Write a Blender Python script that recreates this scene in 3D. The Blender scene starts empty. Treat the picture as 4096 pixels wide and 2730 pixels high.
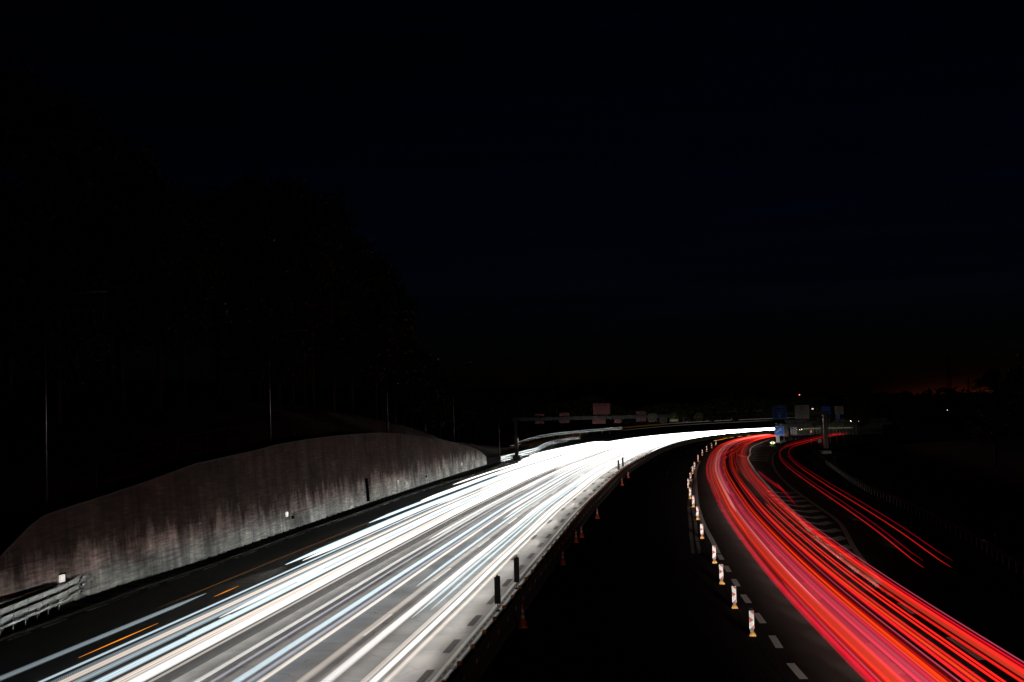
import bpy, math, random
from mathutils import Vector, Matrix
R = math.radians
PI = math.pi
C = bpy.context.scene.collection
S = bpy.context.scene

# ------------------------------------------------------------------ camera
cam = bpy.data.objects.new('camera', bpy.data.cameras.new('camera'))
C.objects.link(cam)
cam.data.sensor_width = 36
cam.data.lens = 48
cam.data.clip_start = 0.1
cam.data.clip_end = 20000
cam.matrix_world = Matrix.Translation((0, 0, 9.8)) @ Matrix.Rotation(R(90 + 2.665), 4, 'X') @ Matrix.Rotation(R(-1.25), 4, 'Z')
S.camera = cam

# ------------------------------------------------------------------ night sky
w = bpy.data.worlds.new('World'); S.world = w; w.use_nodes = True
nt = w.node_tree; nt.nodes.clear()
N = nt.nodes.new; K = nt.links.new
out = N('ShaderNodeOutputWorld'); bg = N('ShaderNodeBackground')
sky = N('ShaderNodeTexSky'); sky.sky_type = 'NISHITA'; sky.sun_disc = False
sky.sun_elevation = R(-5.5); sky.sun_rotation = R(19); sky.air_density = 1.0; sky.dust_density = 0.6; sky.ozone_density = 3.0
tc = N('ShaderNodeTexCoord'); mp = N('ShaderNodeMapping'); mp.inputs['Scale'].default_value = (1.2, 1.2, 22)
nz = N('ShaderNodeTexNoise'); nz.inputs['Scale'].default_value = 3.0; nz.inputs['Detail'].default_value = 6
rm = N('ShaderNodeMapRange'); rm.inputs[1].default_value = .38; rm.inputs[2].default_value = .66; rm.inputs[3].default_value = .75; rm.inputs[4].default_value = 1.2
mix = N('ShaderNodeVectorMath'); mix.operation = 'SCALE'
K(tc.outputs['Generated'], mp.inputs[0]); K(mp.outputs[0], nz.inputs['Vector']); K(nz.outputs[0], rm.inputs[0])
tn = N('ShaderNodeVectorMath'); tn.operation = 'MULTIPLY'; K(sky.outputs[0], tn.inputs[0]); tn.inputs[1].default_value = (.42, .66, 1.0)
K(tn.outputs[0], mix.inputs[0]); K(rm.outputs[0], mix.inputs['Scale'])
# last red light of dusk under a cloud bank low on the right
sd = N('ShaderNodeSeparateXYZ'); K(tc.outputs['Generated'], sd.inputs[0])
def wm_(op, a, b=None):
    n = N('ShaderNodeMath'); n.operation = op
    for i, v in enumerate((a, b)):
        if v is None: continue
        if isinstance(v, (int, float)): n.inputs[i].default_value = v
        else: K(v, n.inputs[i])
    return n.outputs[0]
az = wm_('SUBTRACT', sd.outputs[0], .325); ga = wm_('EXPONENT', wm_('MULTIPLY', wm_('MULTIPLY', az, az), -1/(.045**2)))
ge_ = wm_('EXPONENT', wm_('MULTIPLY', wm_('ABSOLUTE', sd.outputs[2]), -1/.0045))
glow = wm_('MULTIPLY', ga, ge_)
gc = N('ShaderNodeVectorMath'); gc.operation = 'SCALE'; gc.inputs[0].default_value = (.8, .13, .06); K(glow, gc.inputs['Scale'])
ad = N('ShaderNodeVectorMath'); ad.operation = 'ADD'; K(mix.outputs[0], ad.inputs[0]); K(gc.outputs[0], ad.inputs[1])
K(ad.outputs[0], bg.inputs[0]); bg.inputs[1].default_value = 0.05
K(bg.outputs[0], out.inputs[0])

S.view_settings.view_transform = 'Standard'; S.view_settings.look = 'None'
S.view_settings.exposure = 0; S.view_settings.gamma = 1
S.cycles.transparent_max_bounces = 128
S.cycles.max_bounces = 4; S.cycles.diffuse_bounces = 2; S.cycles.glossy_bounces = 2
S.cycles.sample_clamp_indirect = 3

# ------------------------------------------------------------------ helpers
def tag(o, label=None, cat=None, group=None, kind=None):
    if label: o['label'] = label
    if cat: o['category'] = cat
    if group: o['group'] = group
    if kind: o['kind'] = kind
    return o

def thing(name, label, cat, loc=(0, 0, 0), rz=0, group=None):
    o = bpy.data.objects.new(name, None); C.objects.link(o)
    o.location = loc; o.rotation_euler = (0, 0, rz); o.empty_display_size = .2
    return tag(o, label, cat, group)

class MB:
    def __init__(s): s.v = []; s.f = []; s.uv = None; s.sm = False
    def quad(s, a, b, c, d):
        n = len(s.v); s.v += [a, b, c, d]; s.f.append((n, n+1, n+2, n+3)); return s
    def box(s, cx, cy, cz, sx, sy, sz, rz=0, tx=1, ty=1):
        n = len(s.v); c, q = math.cos(rz), math.sin(rz)
        for z, kx, ky in ((-1, 1, 1), (1, tx, ty)):
            for x, y in ((-1, -1), (1, -1), (1, 1), (-1, 1)):
                px, py = x*sx/2*kx, y*sy/2*ky
                s.v.append((cx+px*c-py*q, cy+px*q+py*c, cz+z*sz/2))
        s.f += [tuple(n+i for i in t) for t in ((3, 2, 1, 0), (4, 5, 6, 7), (0, 1, 5, 4), (1, 2, 6, 5), (2, 3, 7, 6), (3, 0, 4, 7))]
        return s
    def bar(s, a, b, r, r2=None, k=6):
        a, b = Vector(a), Vector(b); r2 = r if r2 is None else r2
        d = (b-a).normalized(); u = d.orthogonal().normalized(); v = d.cross(u); n = len(s.v)
        for p, q in ((a, r), (b, r2)):
            for i in range(k):
                t = 2*PI*i/k; s.v.append(tuple(p+(u*math.cos(t)+v*math.sin(t))*q))
        for i in range(k): s.f.append((n+i, n+(i+1) % k, n+k+(i+1) % k, n+k+i))
        s.f.append(tuple(n+i for i in range(k))[::-1]); s.f.append(tuple(n+k+i for i in range(k)))
        return s
    def lathe(s, prof, cx=0, cy=0, cz=0, k=14, axis='z'):
        n = len(s.v); m = len(prof)
        for r, h in prof:
            for i in range(k):
                t = 2*PI*i/k
                if axis == 'z': s.v.append((cx+r*math.cos(t), cy+r*math.sin(t), cz+h))
                else: s.v.append((cx+r*math.cos(t), cy+h, cz+r*math.sin(t)))
        for j in range(m-1):
            for i in range(k):
                a, b = n+j*k+i, n+j*k+(i+1) % k
                s.f.append((a, b, b+k, a+k) if axis == 'z' else (b, a, a+k, b+k))
        return s
    def sweep(s, path, prof, closed=True):
        """profile (lateral, height) pairs swept along path of (x,y,z,nx,ny)"""
        n = len(s.v); m = len(prof)
        for (x, y, z, nx, ny) in path:
            for o, h in prof: s.v.append((x+nx*o, y+ny*o, z+h))
        for j in range(len(path)-1):
            for i in range(m if closed else m-1):
                a, b = n+j*m+i, n+j*m+(i+1) % m
                s.f.append((a, b, b+m, a+m))
        if closed:
            s.f.append(tuple(n+i for i in range(m))); s.f.append(tuple(n+(len(path)-1)*m+i for i in range(m))[::-1])
        return s
    def poly(s, pts, y, th=0.004):
        """flat polygon in the xz plane facing -y, with thickness"""
        n = len(s.v); m = len(pts)
        s.v += [(x, y, z) for x, z in pts] + [(x, y+th, z) for x, z in pts]
        s.f.append(tuple(range(n, n+m))); s.f.append(tuple(range(n+m, n+2*m))[::-1])
        for i in range(m): s.f.append((n+i, n+(i+1) % m, n+m+(i+1) % m, n+m+i)[::-1])
        return s
    def build(s, name, mat, parent=None, smooth=False, uv=None):
        me = bpy.data.meshes.new(name); me.from_pydata(s.v, [], s.f); me.update()
        if mat: me.materials.append(mat)
        if uv:
            l = me.uv_layers.new(name='uv')
            for p in me.polygons:
                for li in p.loop_indices: l.data[li].uv = uv(me.loops[li].vertex_index)
        if smooth: me.polygons.foreach_set('use_smooth', [True]*len(me.polygons))
        o = bpy.data.objects.new(name, me); C.objects.link(o)
        if parent: o.parent = parent
        return o

def copy_tree(o, parent=None):
    c = o.copy(); C.objects.link(c)
    if parent: c.parent = parent
    for ch in o.children: copy_tree(ch, c)
    return c

# smooth plan curve through measured points
def spline(pts, step=2.0):
    P = [Vector(p[:2]) for p in pts]; P = [P[0]*2-P[1]] + P + [P[-1]*2-P[-2]]
    q = []
    for i in range(1, len(P)-2):
        a, b, c, d = P[i-1:i+3]; n = max(2, int((c-b).length/step*2))
        for k in range(n):
            t = k/n
            q.append(0.5*((2*b)+(c-a)*t+(2*a-5*b+4*c-d)*t*t+(3*b-a-3*c+d)*t**3))
    q.append(P[-2])
    for _ in range(10):                                   # fairing
        q = [q[0]]+[(q[i-1]+q[i]*2+q[i+1])/4 for i in range(1, len(q)-1)]+[q[-1]]
    return resample(q, step)
def resample(q, step):
    L = [0]
    for a, b in zip(q, q[1:]): L.append(L[-1]+(b-a).length)
    n = max(2, int(round(L[-1]/step))); out = []; j = 0
    for i in range(n+1):
        s = L[-1]*i/n
        while j < len(L)-2 and L[j+1] < s: j += 1
        t = (s-L[j])/max(1e-9, L[j+1]-L[j]); out.append(q[j].lerp(q[j+1], t))
    return out
def frames(q, z=0):
    """(x, y, z, nx, ny) with n pointing right of the direction of the curve"""
    r = []
    for i, p in enumerate(q):
        d = (q[min(i+1, len(q)-1)]-q[max(i-1, 0)]).normalized()
        r.append((p.x, p.y, z, d.y, -d.x))
    return r
def offset(fr, d, z=None):
    return [(x+nx*d, y+ny*d, zz if z is None else z, nx, ny) for x, y, zz, nx, ny in fr]
def clip(fr, y0, y1): return [f for f in fr if y0 <= f[1] <= y1]
def strip(mb, fr, wd, z):
    n = len(mb.v)
    for x, y, _, nx, ny in fr: mb.v += [(x-nx*wd/2, y-ny*wd/2, z), (x+nx*wd/2, y+ny*wd/2, z)]
    for i in range(len(fr)-1): mb.f.append((n+2*i, n+2*i+1, n+2*i+3, n+2*i+2))
    return mb
def along(fr, s):
    """point at arc length s"""
    t = 0
    for a, b in zip(fr, fr[1:]):
        l = math.hypot(b[0]-a[0], b[1]-a[1])
        if t+l >= s: k = (s-t)/l; return tuple(a[i]+(b[i]-a[i])*k for i in range(5))
        t += l
    return fr[-1]
def length(fr): return sum(math.hypot(b[0]-a[0], b[1]-a[1]) for a, b in zip(fr, fr[1:]))
def sub(fr, s0, s1, step=1.0):
    n = max(1, int((s1-s0)/step)); return [along(fr, s0+(s1-s0)*i/n) for i in range(n+1)]

# ------------------------------------------------------------------ materials
def mat(name, col, rough=.7, metal=0, spec=.5, noise=0, scale=4, col2=None, bump=0, emit=None, es=0):
    m = bpy.data.materials.new(name); m.use_nodes = True; t = m.node_tree; b = t.nodes['Principled BSDF']
    b.inputs['Base Color'].default_value = (*col, 1); b.inputs['Roughness'].default_value = rough
    b.inputs['Metallic'].default_value = metal; b.inputs['Specular IOR Level'].default_value = spec
    if noise or col2:
        co = t.nodes.new('ShaderNodeTexCoord'); n = t.nodes.new('ShaderNodeTexNoise'); n.inputs['Scale'].default_value = scale
        n.inputs['Detail'].default_value = 6; t.links.new(co.outputs['Object'], n.inputs[0])
        r = t.nodes.new('ShaderNodeValToRGB'); r.color_ramp.elements[0].position = .3; r.color_ramp.elements[1].position = .7
        c2 = col2 or tuple(x*(1-noise) for x in col)
        r.color_ramp.elements[0].color = (*c2, 1); r.color_ramp.elements[1].color = (*col, 1)
        t.links.new(n.outputs[0], r.inputs[0]); t.links.new(r.outputs[0], b.inputs['Base Color'])
        if bump:
            bp = t.nodes.new('ShaderNodeBump'); bp.inputs['Strength'].default_value = bump; bp.inputs['Distance'].default_value = .02
            t.links.new(n.outputs[0], bp.inputs['Height']); t.links.new(bp.outputs[0], b.inputs['Normal'])
    if emit:
        b.inputs['Emission Color'].default_value = (*emit, 1); b.inputs['Emission Strength'].default_value = es
    return m

def asphalt(name, base, var, tint=(1, 1, 1)):
    m = bpy.data.materials.new(name); m.use_nodes = True; t = m.node_tree; b = t.nodes['Principled BSDF']
    A = t.nodes.new; l = t.links.new
    co = A('ShaderNodeTexCoord')
    g = A('ShaderNodeTexNoise'); g.inputs['Scale'].default_value = 28; g.inputs['Detail'].default_value = 4; g.inputs['Roughness'].default_value = .8
    p = A('ShaderNodeTexNoise'); p.inputs['Scale'].default_value = .35; p.inputs['Detail'].default_value = 5
    u = A('ShaderNodeUVMap'); sx = A('ShaderNodeSeparateXYZ')
    wv = A('ShaderNodeMath'); wv.operation = 'MULTIPLY'; wv.inputs[1].default_value = 2*PI/1.87
    sn = A('ShaderNodeMath'); sn.operation = 'SINE'
    l(co.outputs['Object'], g.inputs[0]); l(co.outputs['Object'], p.inputs[0])
    l(u.outputs[0], sx.inputs[0]); l(sx.outputs[0], wv.inputs[0]); l(wv.outputs[0], sn.inputs[0])
    r1 = A('ShaderNodeMapRange'); r1.inputs[1].default_value = .3; r1.inputs[2].default_value = .7; r1.inputs[3].default_value = base*(1-var); r1.inputs[4].default_value = base*(1+var); r1.clamp = False
    l(g.outputs[0], r1.inputs[0])
    r2 = A('ShaderNodeMapRange'); r2.inputs[1].default_value = .3; r2.inputs[2].default_value = .7; r2.inputs[3].default_value = .75; r2.inputs[4].default_value = 1.2
    l(p.outputs[0], r2.inputs[0])
    r3 = A('ShaderNodeMapRange'); r3.inputs[1].default_value = -1; r3.inputs[2].default_value = 1; r3.inputs[3].default_value = .86; r3.inputs[4].default_value = 1.08
    l(sn.outputs[0], r3.inputs[0])
    m1 = A('ShaderNodeMath'); m1.operation = 'MULTIPLY'; m2 = A('ShaderNodeMath'); m2.operation = 'MULTIPLY'
    l(r1.outputs[0], m1.inputs[0]); l(r2.outputs[0], m1.inputs[1]); l(m1.outputs[0], m2.inputs[0]); l(r3.outputs[0], m2.inputs[1])
    # fine longitudinal cracks
    vo = A('ShaderNodeTexVoronoi'); vo.feature = 'DISTANCE_TO_EDGE'; vo.inputs['Scale'].default_value = .28
    nn = A('ShaderNodeTexNoise'); nn.inputs['Scale'].default_value = 1.2; nn.inputs['Detail'].default_value = 5
    vm = A('ShaderNodeVectorMath'); vm.operation = 'ADD'
    l(co.outputs['Object'], nn.inputs[0]); l(co.outputs['Object'], vm.inputs[0]); l(nn.outputs['Color'], vm.inputs[1]); l(vm.outputs[0], vo.inputs['Vector'])
    r4 = A('ShaderNodeMapRange'); r4.inputs[1].default_value = 0; r4.inputs[2].default_value = .012; r4.inputs[3].default_value = .6; r4.inputs[4].default_value = 1
    l(vo.outputs[0], r4.inputs[0]); m3 = A('ShaderNodeMath'); m3.operation = 'MULTIPLY'; l(m2.outputs[0], m3.inputs[0]); l(r4.outputs[0], m3.inputs[1])
    cc = A('ShaderNodeCombineColor'); l(m3.outputs[0], cc.inputs[0]); l(m3.outputs[0], cc.inputs[1]); l(m3.outputs[0], cc.inputs[2])
    ti = A('ShaderNodeVectorMath'); ti.operation = 'MULTIPLY'; ti.inputs[1].default_value = tint; l(cc.outputs[0], ti.inputs[0]); l(ti.outputs[0], b.inputs['Base Color'])
    b.inputs['Roughness'].default_value = .85; b.inputs['Specular IOR Level'].default_value = .2
    bp = A('ShaderNodeBump'); bp.inputs['Strength'].default_value = .5; bp.inputs['Distance'].default_value = .01
    l(g.outputs[0], bp.inputs['Height']); l(bp.outputs[0], b.inputs['Normal'])
    return m

def concrete_wall():
    m = bpy.data.materials.new('board_marked_concrete'); m.use_nodes = True; t = m.node_tree; b = t.nodes['Principled BSDF']
    A = t.nodes.new; l = t.links.new
    u = A('ShaderNodeUVMap'); sx = A('ShaderNodeSeparateXYZ'); l(u.outputs[0], sx.inputs[0])
    def noise(sxx, syy, sc, det=5):
        mp = A('ShaderNodeMapping'); mp.inputs['Scale'].default_value = (sxx, syy, 1); l(u.outputs[0], mp.inputs[0])
        n = A('ShaderNodeTexNoise'); n.inputs['Scale'].default_value = sc; n.inputs['Detail'].default_value = det; n.inputs['Roughness'].default_value = .65; l(mp.outputs[0], n.inputs[0]); return n
    def rng(src, a, b_, c, d):
        r = A('ShaderNodeMapRange'); r.inputs[1].default_value = a; r.inputs[2].default_value = b_; r.inputs[3].default_value = c; r.inputs[4].default_value = d; l(src, r.inputs[0]); return r.outputs[0]
    def mul(a, c):
        k = A('ShaderNodeMath'); k.operation = 'MULTIPLY'; l(a, k.inputs[0])
        if isinstance(c, float): k.inputs[1].default_value = c
        else: l(c, k.inputs[1])
        return k.outputs[0]
    streak = rng(noise(1.0, .09, .9).outputs[0], .35, .68, .55, 1.3)        # rain runs
    boards = rng(noise(.55, 6, 1.0).outputs[0], .35, .65, .55, 1.35)           # board marks
    fine = rng(noise(1, 1, 7, 3).outputs[0], .3, .7, .8, 1.15)
    # formwork joints: verticals every 2.6 m, horizontals every 1.25 m
    def joint(sock, per, wd):
        d = A('ShaderNodeMath'); d.operation = 'DIVIDE'; l(sock, d.inputs[0]); d.inputs[1].default_value = per
        fr = A('ShaderNodeMath'); fr.operation = 'FRACT'; l(d.outputs[0], fr.inputs[0])
        return rng(fr.outputs[0], 0, wd/per, .45, 1)
    jv = joint(sx.outputs[0], 2.6, .05); jh = joint(sx.outputs[1], 1.25, .045)
    # each shuttering panel took the soot a little differently, with damp blotches
    sn2 = A('ShaderNodeVectorMath'); sn2.operation = 'SNAP'; l(u.outputs[0], sn2.inputs[0]); sn2.inputs[1].default_value = (2.6, 1.25, 1)
    wn = A('ShaderNodeTexWhiteNoise'); wn.noise_dimensions = '2D'; l(sn2.outputs[0], wn.inputs['Vector'])
    panel = rng(wn.outputs['Value'], 0, 1, .72, 1.2); blotch = rng(noise(.5, .8, .35, 6).outputs[0], .35, .65, .5, 1.5)
    f = mul(mul(mul(mul(mul(mul(streak, boards), fine), jv), jh), panel), blotch)
    # lichen-brown upper wall, splash-grey foot, contrast deepened to paint in the headlight falloff
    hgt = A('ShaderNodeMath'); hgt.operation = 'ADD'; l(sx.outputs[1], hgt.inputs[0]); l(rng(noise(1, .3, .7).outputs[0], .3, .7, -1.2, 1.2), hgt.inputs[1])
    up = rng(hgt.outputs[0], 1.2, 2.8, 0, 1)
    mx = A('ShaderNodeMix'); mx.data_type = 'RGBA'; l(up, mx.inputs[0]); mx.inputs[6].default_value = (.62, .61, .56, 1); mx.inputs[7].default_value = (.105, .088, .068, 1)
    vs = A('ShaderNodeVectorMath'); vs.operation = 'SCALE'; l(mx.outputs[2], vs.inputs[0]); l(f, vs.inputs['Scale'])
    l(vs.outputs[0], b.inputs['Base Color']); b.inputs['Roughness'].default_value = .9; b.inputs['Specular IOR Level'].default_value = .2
    bp = A('ShaderNodeBump'); bp.inputs['Strength'].default_value = .35; bp.inputs['Distance'].default_value = .03; l(f, bp.inputs['Height']); l(bp.outputs[0], b.inputs['Normal'])
    return m

def lamp_light(name, col, gain, fall, floor, seed, stria=.5, tick=0, power=1.3, fwd=4.0, side=.14, cut=False):
    """light left by a passing lamp: adds to what is behind it, lens-like beam that is strong near and below the horizontal"""
    m = bpy.data.materials.new(name); m.use_nodes = True; t = m.node_tree; t.nodes.clear()
    A = t.nodes.new; l = t.links.new
    o = A('ShaderNodeOutputMaterial'); add = A('ShaderNodeAddShader'); tr = A('ShaderNodeBsdfTransparent'); em = A('ShaderNodeEmission')
    ge = A('ShaderNodeNewGeometry'); sp = A('ShaderNodeSeparateXYZ'); l(ge.outputs['Incoming'], sp.inputs[0])
    def mt(op, a, b=None):
        n = A('ShaderNodeMath'); n.operation = op
        for i, v in enumerate((a, b)):
            if v is None: continue
            if isinstance(v, (int, float)): n.inputs[i].default_value = v
            else: l(v, n.inputs[i])
        return n.outputs[0]
    e = mt('MAXIMUM', sp.outputs[2], 0.0)
    beam = mt('ADD', mt('MULTIPLY', mt('EXPONENT', mt('MULTIPLY', e, -1/fall)), 1-floor), floor)
    tg = A('ShaderNodeTangent'); tg.direction_type = 'UV_MAP'; tg.uv_map = 'uv'
    fw = A('ShaderNodeVectorMath'); fw.operation = 'DOT_PRODUCT'; l(ge.outputs['Incoming'], fw.inputs[0]); l(tg.outputs[0], fw.inputs[1])
    beam = mt('MULTIPLY', beam, mt('ADD', mt('POWER', mt('MAXIMUM', mt('MULTIPLY', fw.outputs['Value'], -1.0), 0.0), fwd),
        mt('MULTIPLY', mt('MINIMUM', mt('MAXIMUM', mt('ADD', mt('MULTIPLY', fw.outputs['Value'], -2.0), .5), 0.0), 1.0), side)))
    if cut:                                            # rear lamps: lens throws no light down on the road
        cr = A('ShaderNodeMapRange'); cr.inputs[1].default_value = .004; cr.inputs[2].default_value = .02; cr.inputs[3].default_value = .05; cr.inputs[4].default_value = 1; l(sp.outputs[2], cr.inputs[0]); beam = mt('MULTIPLY', beam, cr.outputs[0])
    dt = A('ShaderNodeVectorMath'); dt.operation = 'DOT_PRODUCT'; l(ge.outputs['Incoming'], dt.inputs[0]); l(ge.outputs['Normal'], dt.inputs[1])
    core = mt('POWER', mt('ABSOLUTE', dt.outputs['Value']), power)
    u = A('ShaderNodeUVMap'); su = A('ShaderNodeSeparateXYZ'); l(u.outputs[0], su.inputs[0])
    n = A('ShaderNodeTexNoise'); n.noise_dimensions = '2D'; n.inputs['Scale'].default_value = 1; n.inputs['Detail'].default_value = 3
    cv = A('ShaderNodeCombineXYZ'); l(mt('ADD', mt('MULTIPLY', su.outputs[0], .004), seed*7.3), cv.inputs[0]); l(mt('MULTIPLY', su.outputs[1], 13.0), cv.inputs[1]); l(cv.outputs[0], n.inputs[0])
    st = A('ShaderNodeMapRange'); st.inputs[1].default_value = .32; st.inputs[2].default_value = .68; st.inputs[3].default_value = 1-stria; st.inputs[4].default_value = 1+stria; l(n.outputs[0], st.inputs[0])
    f = mt('MULTIPLY', mt('MULTIPLY', beam, core), st.outputs[0])
    if tick:
        f = mt('MULTIPLY', f, mt('ADD', mt('MULTIPLY', mt('GREATER_THAN', mt('FRACT', mt('DIVIDE', su.outputs[0], tick)), .5), .9), .15))
    l(mt('MULTIPLY', f, gain), em.inputs[1]); em.inputs[0].default_value = (*col, 1)
    l(tr.outputs[0], add.inputs[0]); l(em.outputs[0], add.inputs[1]); l(add.outputs[0], o.inputs[0])
    return m

M = dict(
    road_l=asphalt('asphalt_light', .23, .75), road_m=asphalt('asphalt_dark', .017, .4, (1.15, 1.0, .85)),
    paint=mat('road_paint', (.85, .85, .82), .9, spec=.2, noise=.2, scale=9), oldpaint=mat('worn_road_paint', (.55, .55, .5), .7, noise=.5, scale=5),
    black_tape=mat('black_masking_tape', (.03, .03, .03), .95, spec=.05, noise=.4, scale=20),
    yellow=mat('yellow_road_paint', (.35, .22, .03), .7, noise=.6, scale=3),
    wall=concrete_wall(), conc=mat('plain_concrete', (.32, .31, .29), .9, noise=.35, scale=1.5, bump=.3),
    conc_m=mat('barrier_concrete', (.08, .08, .076), .9, noise=.4, scale=1.5), conc_d=mat('sooty_concrete', (.10, .10, .095), .9, noise=.5, scale=2.5, bump=.3),
    steel=mat('galvanised_steel', (.34, .355, .36), .5, .55, noise=.3, scale=6), steel_d=mat('weathered_steel', (.075, .078, .08), .55, .3, noise=.4, scale=3),
    steel_k=mat('dark_zinc', (.05, .05, .05), .7), pole=mat('painted_pole', (.04, .04, .04), .45, .4), soil=mat('verge_soil', (.03, .028, .02), 1, noise=.6, scale=3, bump=.6),
    grass=mat('dark_grass', (.035, .045, .018), 1, noise=.6, scale=2.5, bump=.8), void=mat('recess_shade_black', (.003, .003, .003), 1, spec=0), black=mat('black_plastic', (.02, .02, .02), .5),
    amber=mat('amber_lens', (.55, .17, .02), .2, spec=.8), ambr=mat('amber_rubber', (.55, .25, .03), .5, noise=.4, scale=12),
    red=mat('red_sheeting', (.40, .012, .015), .5, noise=.3, scale=14), white=mat('white_sheeting', (.5, .5, .49), .5, noise=.2, scale=10), blue=mat('blue_sheeting', (.01, .17, .8), .35),
    darkblue=mat('dark_blue_sheeting', (.008, .09, .42), .3), cone=mat('orange_red_plastic', (.6, .06, .02), .45, noise=.3, scale=8),
    sign_grey=mat('dusty_white_sheeting', (.48, .44, .40), .4, noise=.25, scale=2), ink=mat('black_lettering', (.01, .01, .01), .5),
    letter_dim=mat('dim_lettering', (.5, .55, .6), .4), maroon=mat('dark_red_ring', (.09, .005, .01), .4),
    bark=mat('bark', (.05, .04, .03), .95, noise=.5, scale=5, bump=.5),
    leaf=mat('dark_foliage', (.035, .045, .012), .8, noise=.6, scale=.25, col2=(.018, .022, .008)),
    leaf_a=mat('autumn_foliage', (.07, .03, .01), .8, noise=.6, scale=.3, col2=(.04, .025, .008)),
    cab=mat('grey_cabinet_paint', (.42, .43, .42), .5), backplate=mat('red_light_tint_back', (.22, .06, .062), .5, .3, noise=.2, scale=3),  # sign backs: red glow of the traffic put into the colour
    lamp_on=mat('lit_wall_lamp', (.8, .8, .8), .5, emit=(1, .93, .85), es=.7), far_lamp=mat('lit_far_lamp', (.8, .8, .8), .5, emit=(1, .9, .6), es=6),
    redlamp=mat('lit_red_lamp', (.8, .1, .1), .5, emit=(1, .12, .1), es=5), digit=mat('dim_lit_digits', (.1, .09, .02), .5, emit=(.9, .8, .2), es=.018),
    frame_dim=mat('sign_frame', (.35, .35, .36), .4), dimband=mat('lit_band', (.2, .22, .1), .6, emit=(.6, .65, .3), es=.10),
    arrow_on=mat('lit_arrow', (.8, .8, .8), .5, emit=(1, 1, .9), es=1.6), arrow_y=mat('lit_yellow', (.5, .5, .05), .5, emit=(.6, .65, .05), es=.5),
    hill=mat('far_wooded_hill', (.012, .014, .01), 1, noise=.5, scale=.02),
)

# ------------------------------------------------------------------ measured plan lines (metres, camera above 0,0)
LB = frames(spline([(-7.6, 0), (-5.6, 17), (-3.9, 31), (-2.3, 44.5), (-1.2, 54.2), (0, 64.7), (1.5, 78.4), (3.0, 91.5), (4.5, 104.7), (6.4, 121.1), (9.6, 145.7), (13.3, 173.8), (17.1, 199.1), (21.4, 224), (25.5, 248), (30, 271), (36, 298), (43.2, 325), (51.7, 350), (61, 371), (73, 391), (88, 409), (104, 424)]))
RB = frames(spline([(11.2, 0), (11.8, 15), (12.5, 31), (13.5, 48.5), (14.8, 67.4), (16.6, 88), (18.7, 109), (20.8, 127.2), (23, 145.4), (25.4, 164.4), (27.9, 182.6), (30.7, 201.1), (33.6, 219.3), (36.7, 237.7), (39.6, 253.5), (42.8, 270.2), (46.4, 286), (50.4, 302), (55.2, 318), (61.2, 335), (69, 352), (79, 368), (92, 384)]))
KERB = frames(spline([(-30, 0), (-25.2, 35), (-22.3, 59), (-21.4, 67.3), (-20.4, 77.6), (-19.2, 85.9), (-18.1, 95.4), (-16.5, 110.3), (-13.9, 130.9), (-10.8, 158.3), (-4.6, 200), (-1, 227), (4.5, 255), (8, 285), (13, 320), (24, 352), (40, 380), (62, 404), (92, 425)]))
FOOT = frames(spline([(-25.6, 55), (-24.4, 64), (-23.3, 72.3), (-22.6, 78.3), (-21.7, 83.9), (-20.6, 91.4), (-19.5, 101.9), (-18.6, 110), (-16.8, 125.6), (-15.0, 142.8), (-13.2, 157.5), (-10.4, 181.5), (-7.3, 206), (-4.6, 227)], 1.5))
REDGE = frames(spline([(21, 0), (22, 30), (22.3, 57.7), (22.9, 65.1), (23.7, 73.9), (24.4, 80.1), (25.5, 87.4), (27.7, 99.8), (30.4, 116.6), (33.2, 140.5), (38.5, 180), (44.5, 216.4), (51, 243), (60, 270), (72, 300), (85, 325), (99, 345)]))
RAIL = frames(spline([(20.5, 15), (24.5, 55), (27.5, 77), (28.6, 82.8), (29.9, 90.4), (30.9, 97.7), (32, 105.9), (33.6, 118.5), (34.9, 130), (36.5, 143.3), (40, 166), (44, 190), (48.9, 220.6), (53.5, 245)], 1.93))
EXITL = frames(spline([(20.9, 68), (21.4, 73.3), (24.0, 90.8), (26.7, 110.9), (30.8, 142.6), (35.8, 179.2), (40, 206), (45, 232), (50.8, 256.5), (58.5, 280), (68.0, 306.4), (76, 328), (84, 345)]))

# ------------------------------------------------------------------ ground, roads
def ground():
    mb = MB(); xs = [-4000, -1500, -600, -300, -150, -100, 100, 150, 300, 600, 1500, 4000]; ys = [-300, 0, 100, 200, 300, 450, 700, 1200, 2500, 6000]
    for y in ys:
        for x in xs: mb.v.append((x, y, -.06))
    for j in range(len(ys)-1):
        for i in range(len(xs)-1):
            n = j*len(xs)+i; mb.f.append((n, n+1, n+1+len(xs), n+len(xs)))
    tag(mb.build('ground', M['grass']), kind='structure')
ground()
def loft(name, A, B, z, m, k=14, du=0):
    a = resample([Vector(f[:2]) for f in A], 4); nst = len(a)
    Lb = length(B); mb = MB(); uvs = []
    for i, p in enumerate(a):
        q = along(B, Lb*i/(nst-1))
        for j in range(k+1):
            t = j/k; x = p.x*(1-t)+q[0]*t; y = p.y*(1-t)+q[1]*t
            mb.v.append((x, y, z)); uvs.append((math.hypot(x-q[0], y-q[1])+du, i*4.0))
    for i in range(nst-1):
        for j in range(k):
            n = i*(k+1)+j; mb.f.append((n, n+1, n+k+2, n+k+1))
    return tag(mb.build(name, m, uv=lambda v: uvs[v]), kind='structure')
M['road_k'] = asphalt('asphalt_darkest', .013, .4)  # much darker asphalt for the lanes nearer the wall
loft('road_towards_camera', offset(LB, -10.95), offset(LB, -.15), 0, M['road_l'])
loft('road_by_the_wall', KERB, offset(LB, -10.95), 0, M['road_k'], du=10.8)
loft('road_away_from_camera', offset(LB, -.15), offset(REDGE, 1.2), 0.0, M['road_m'])
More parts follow.
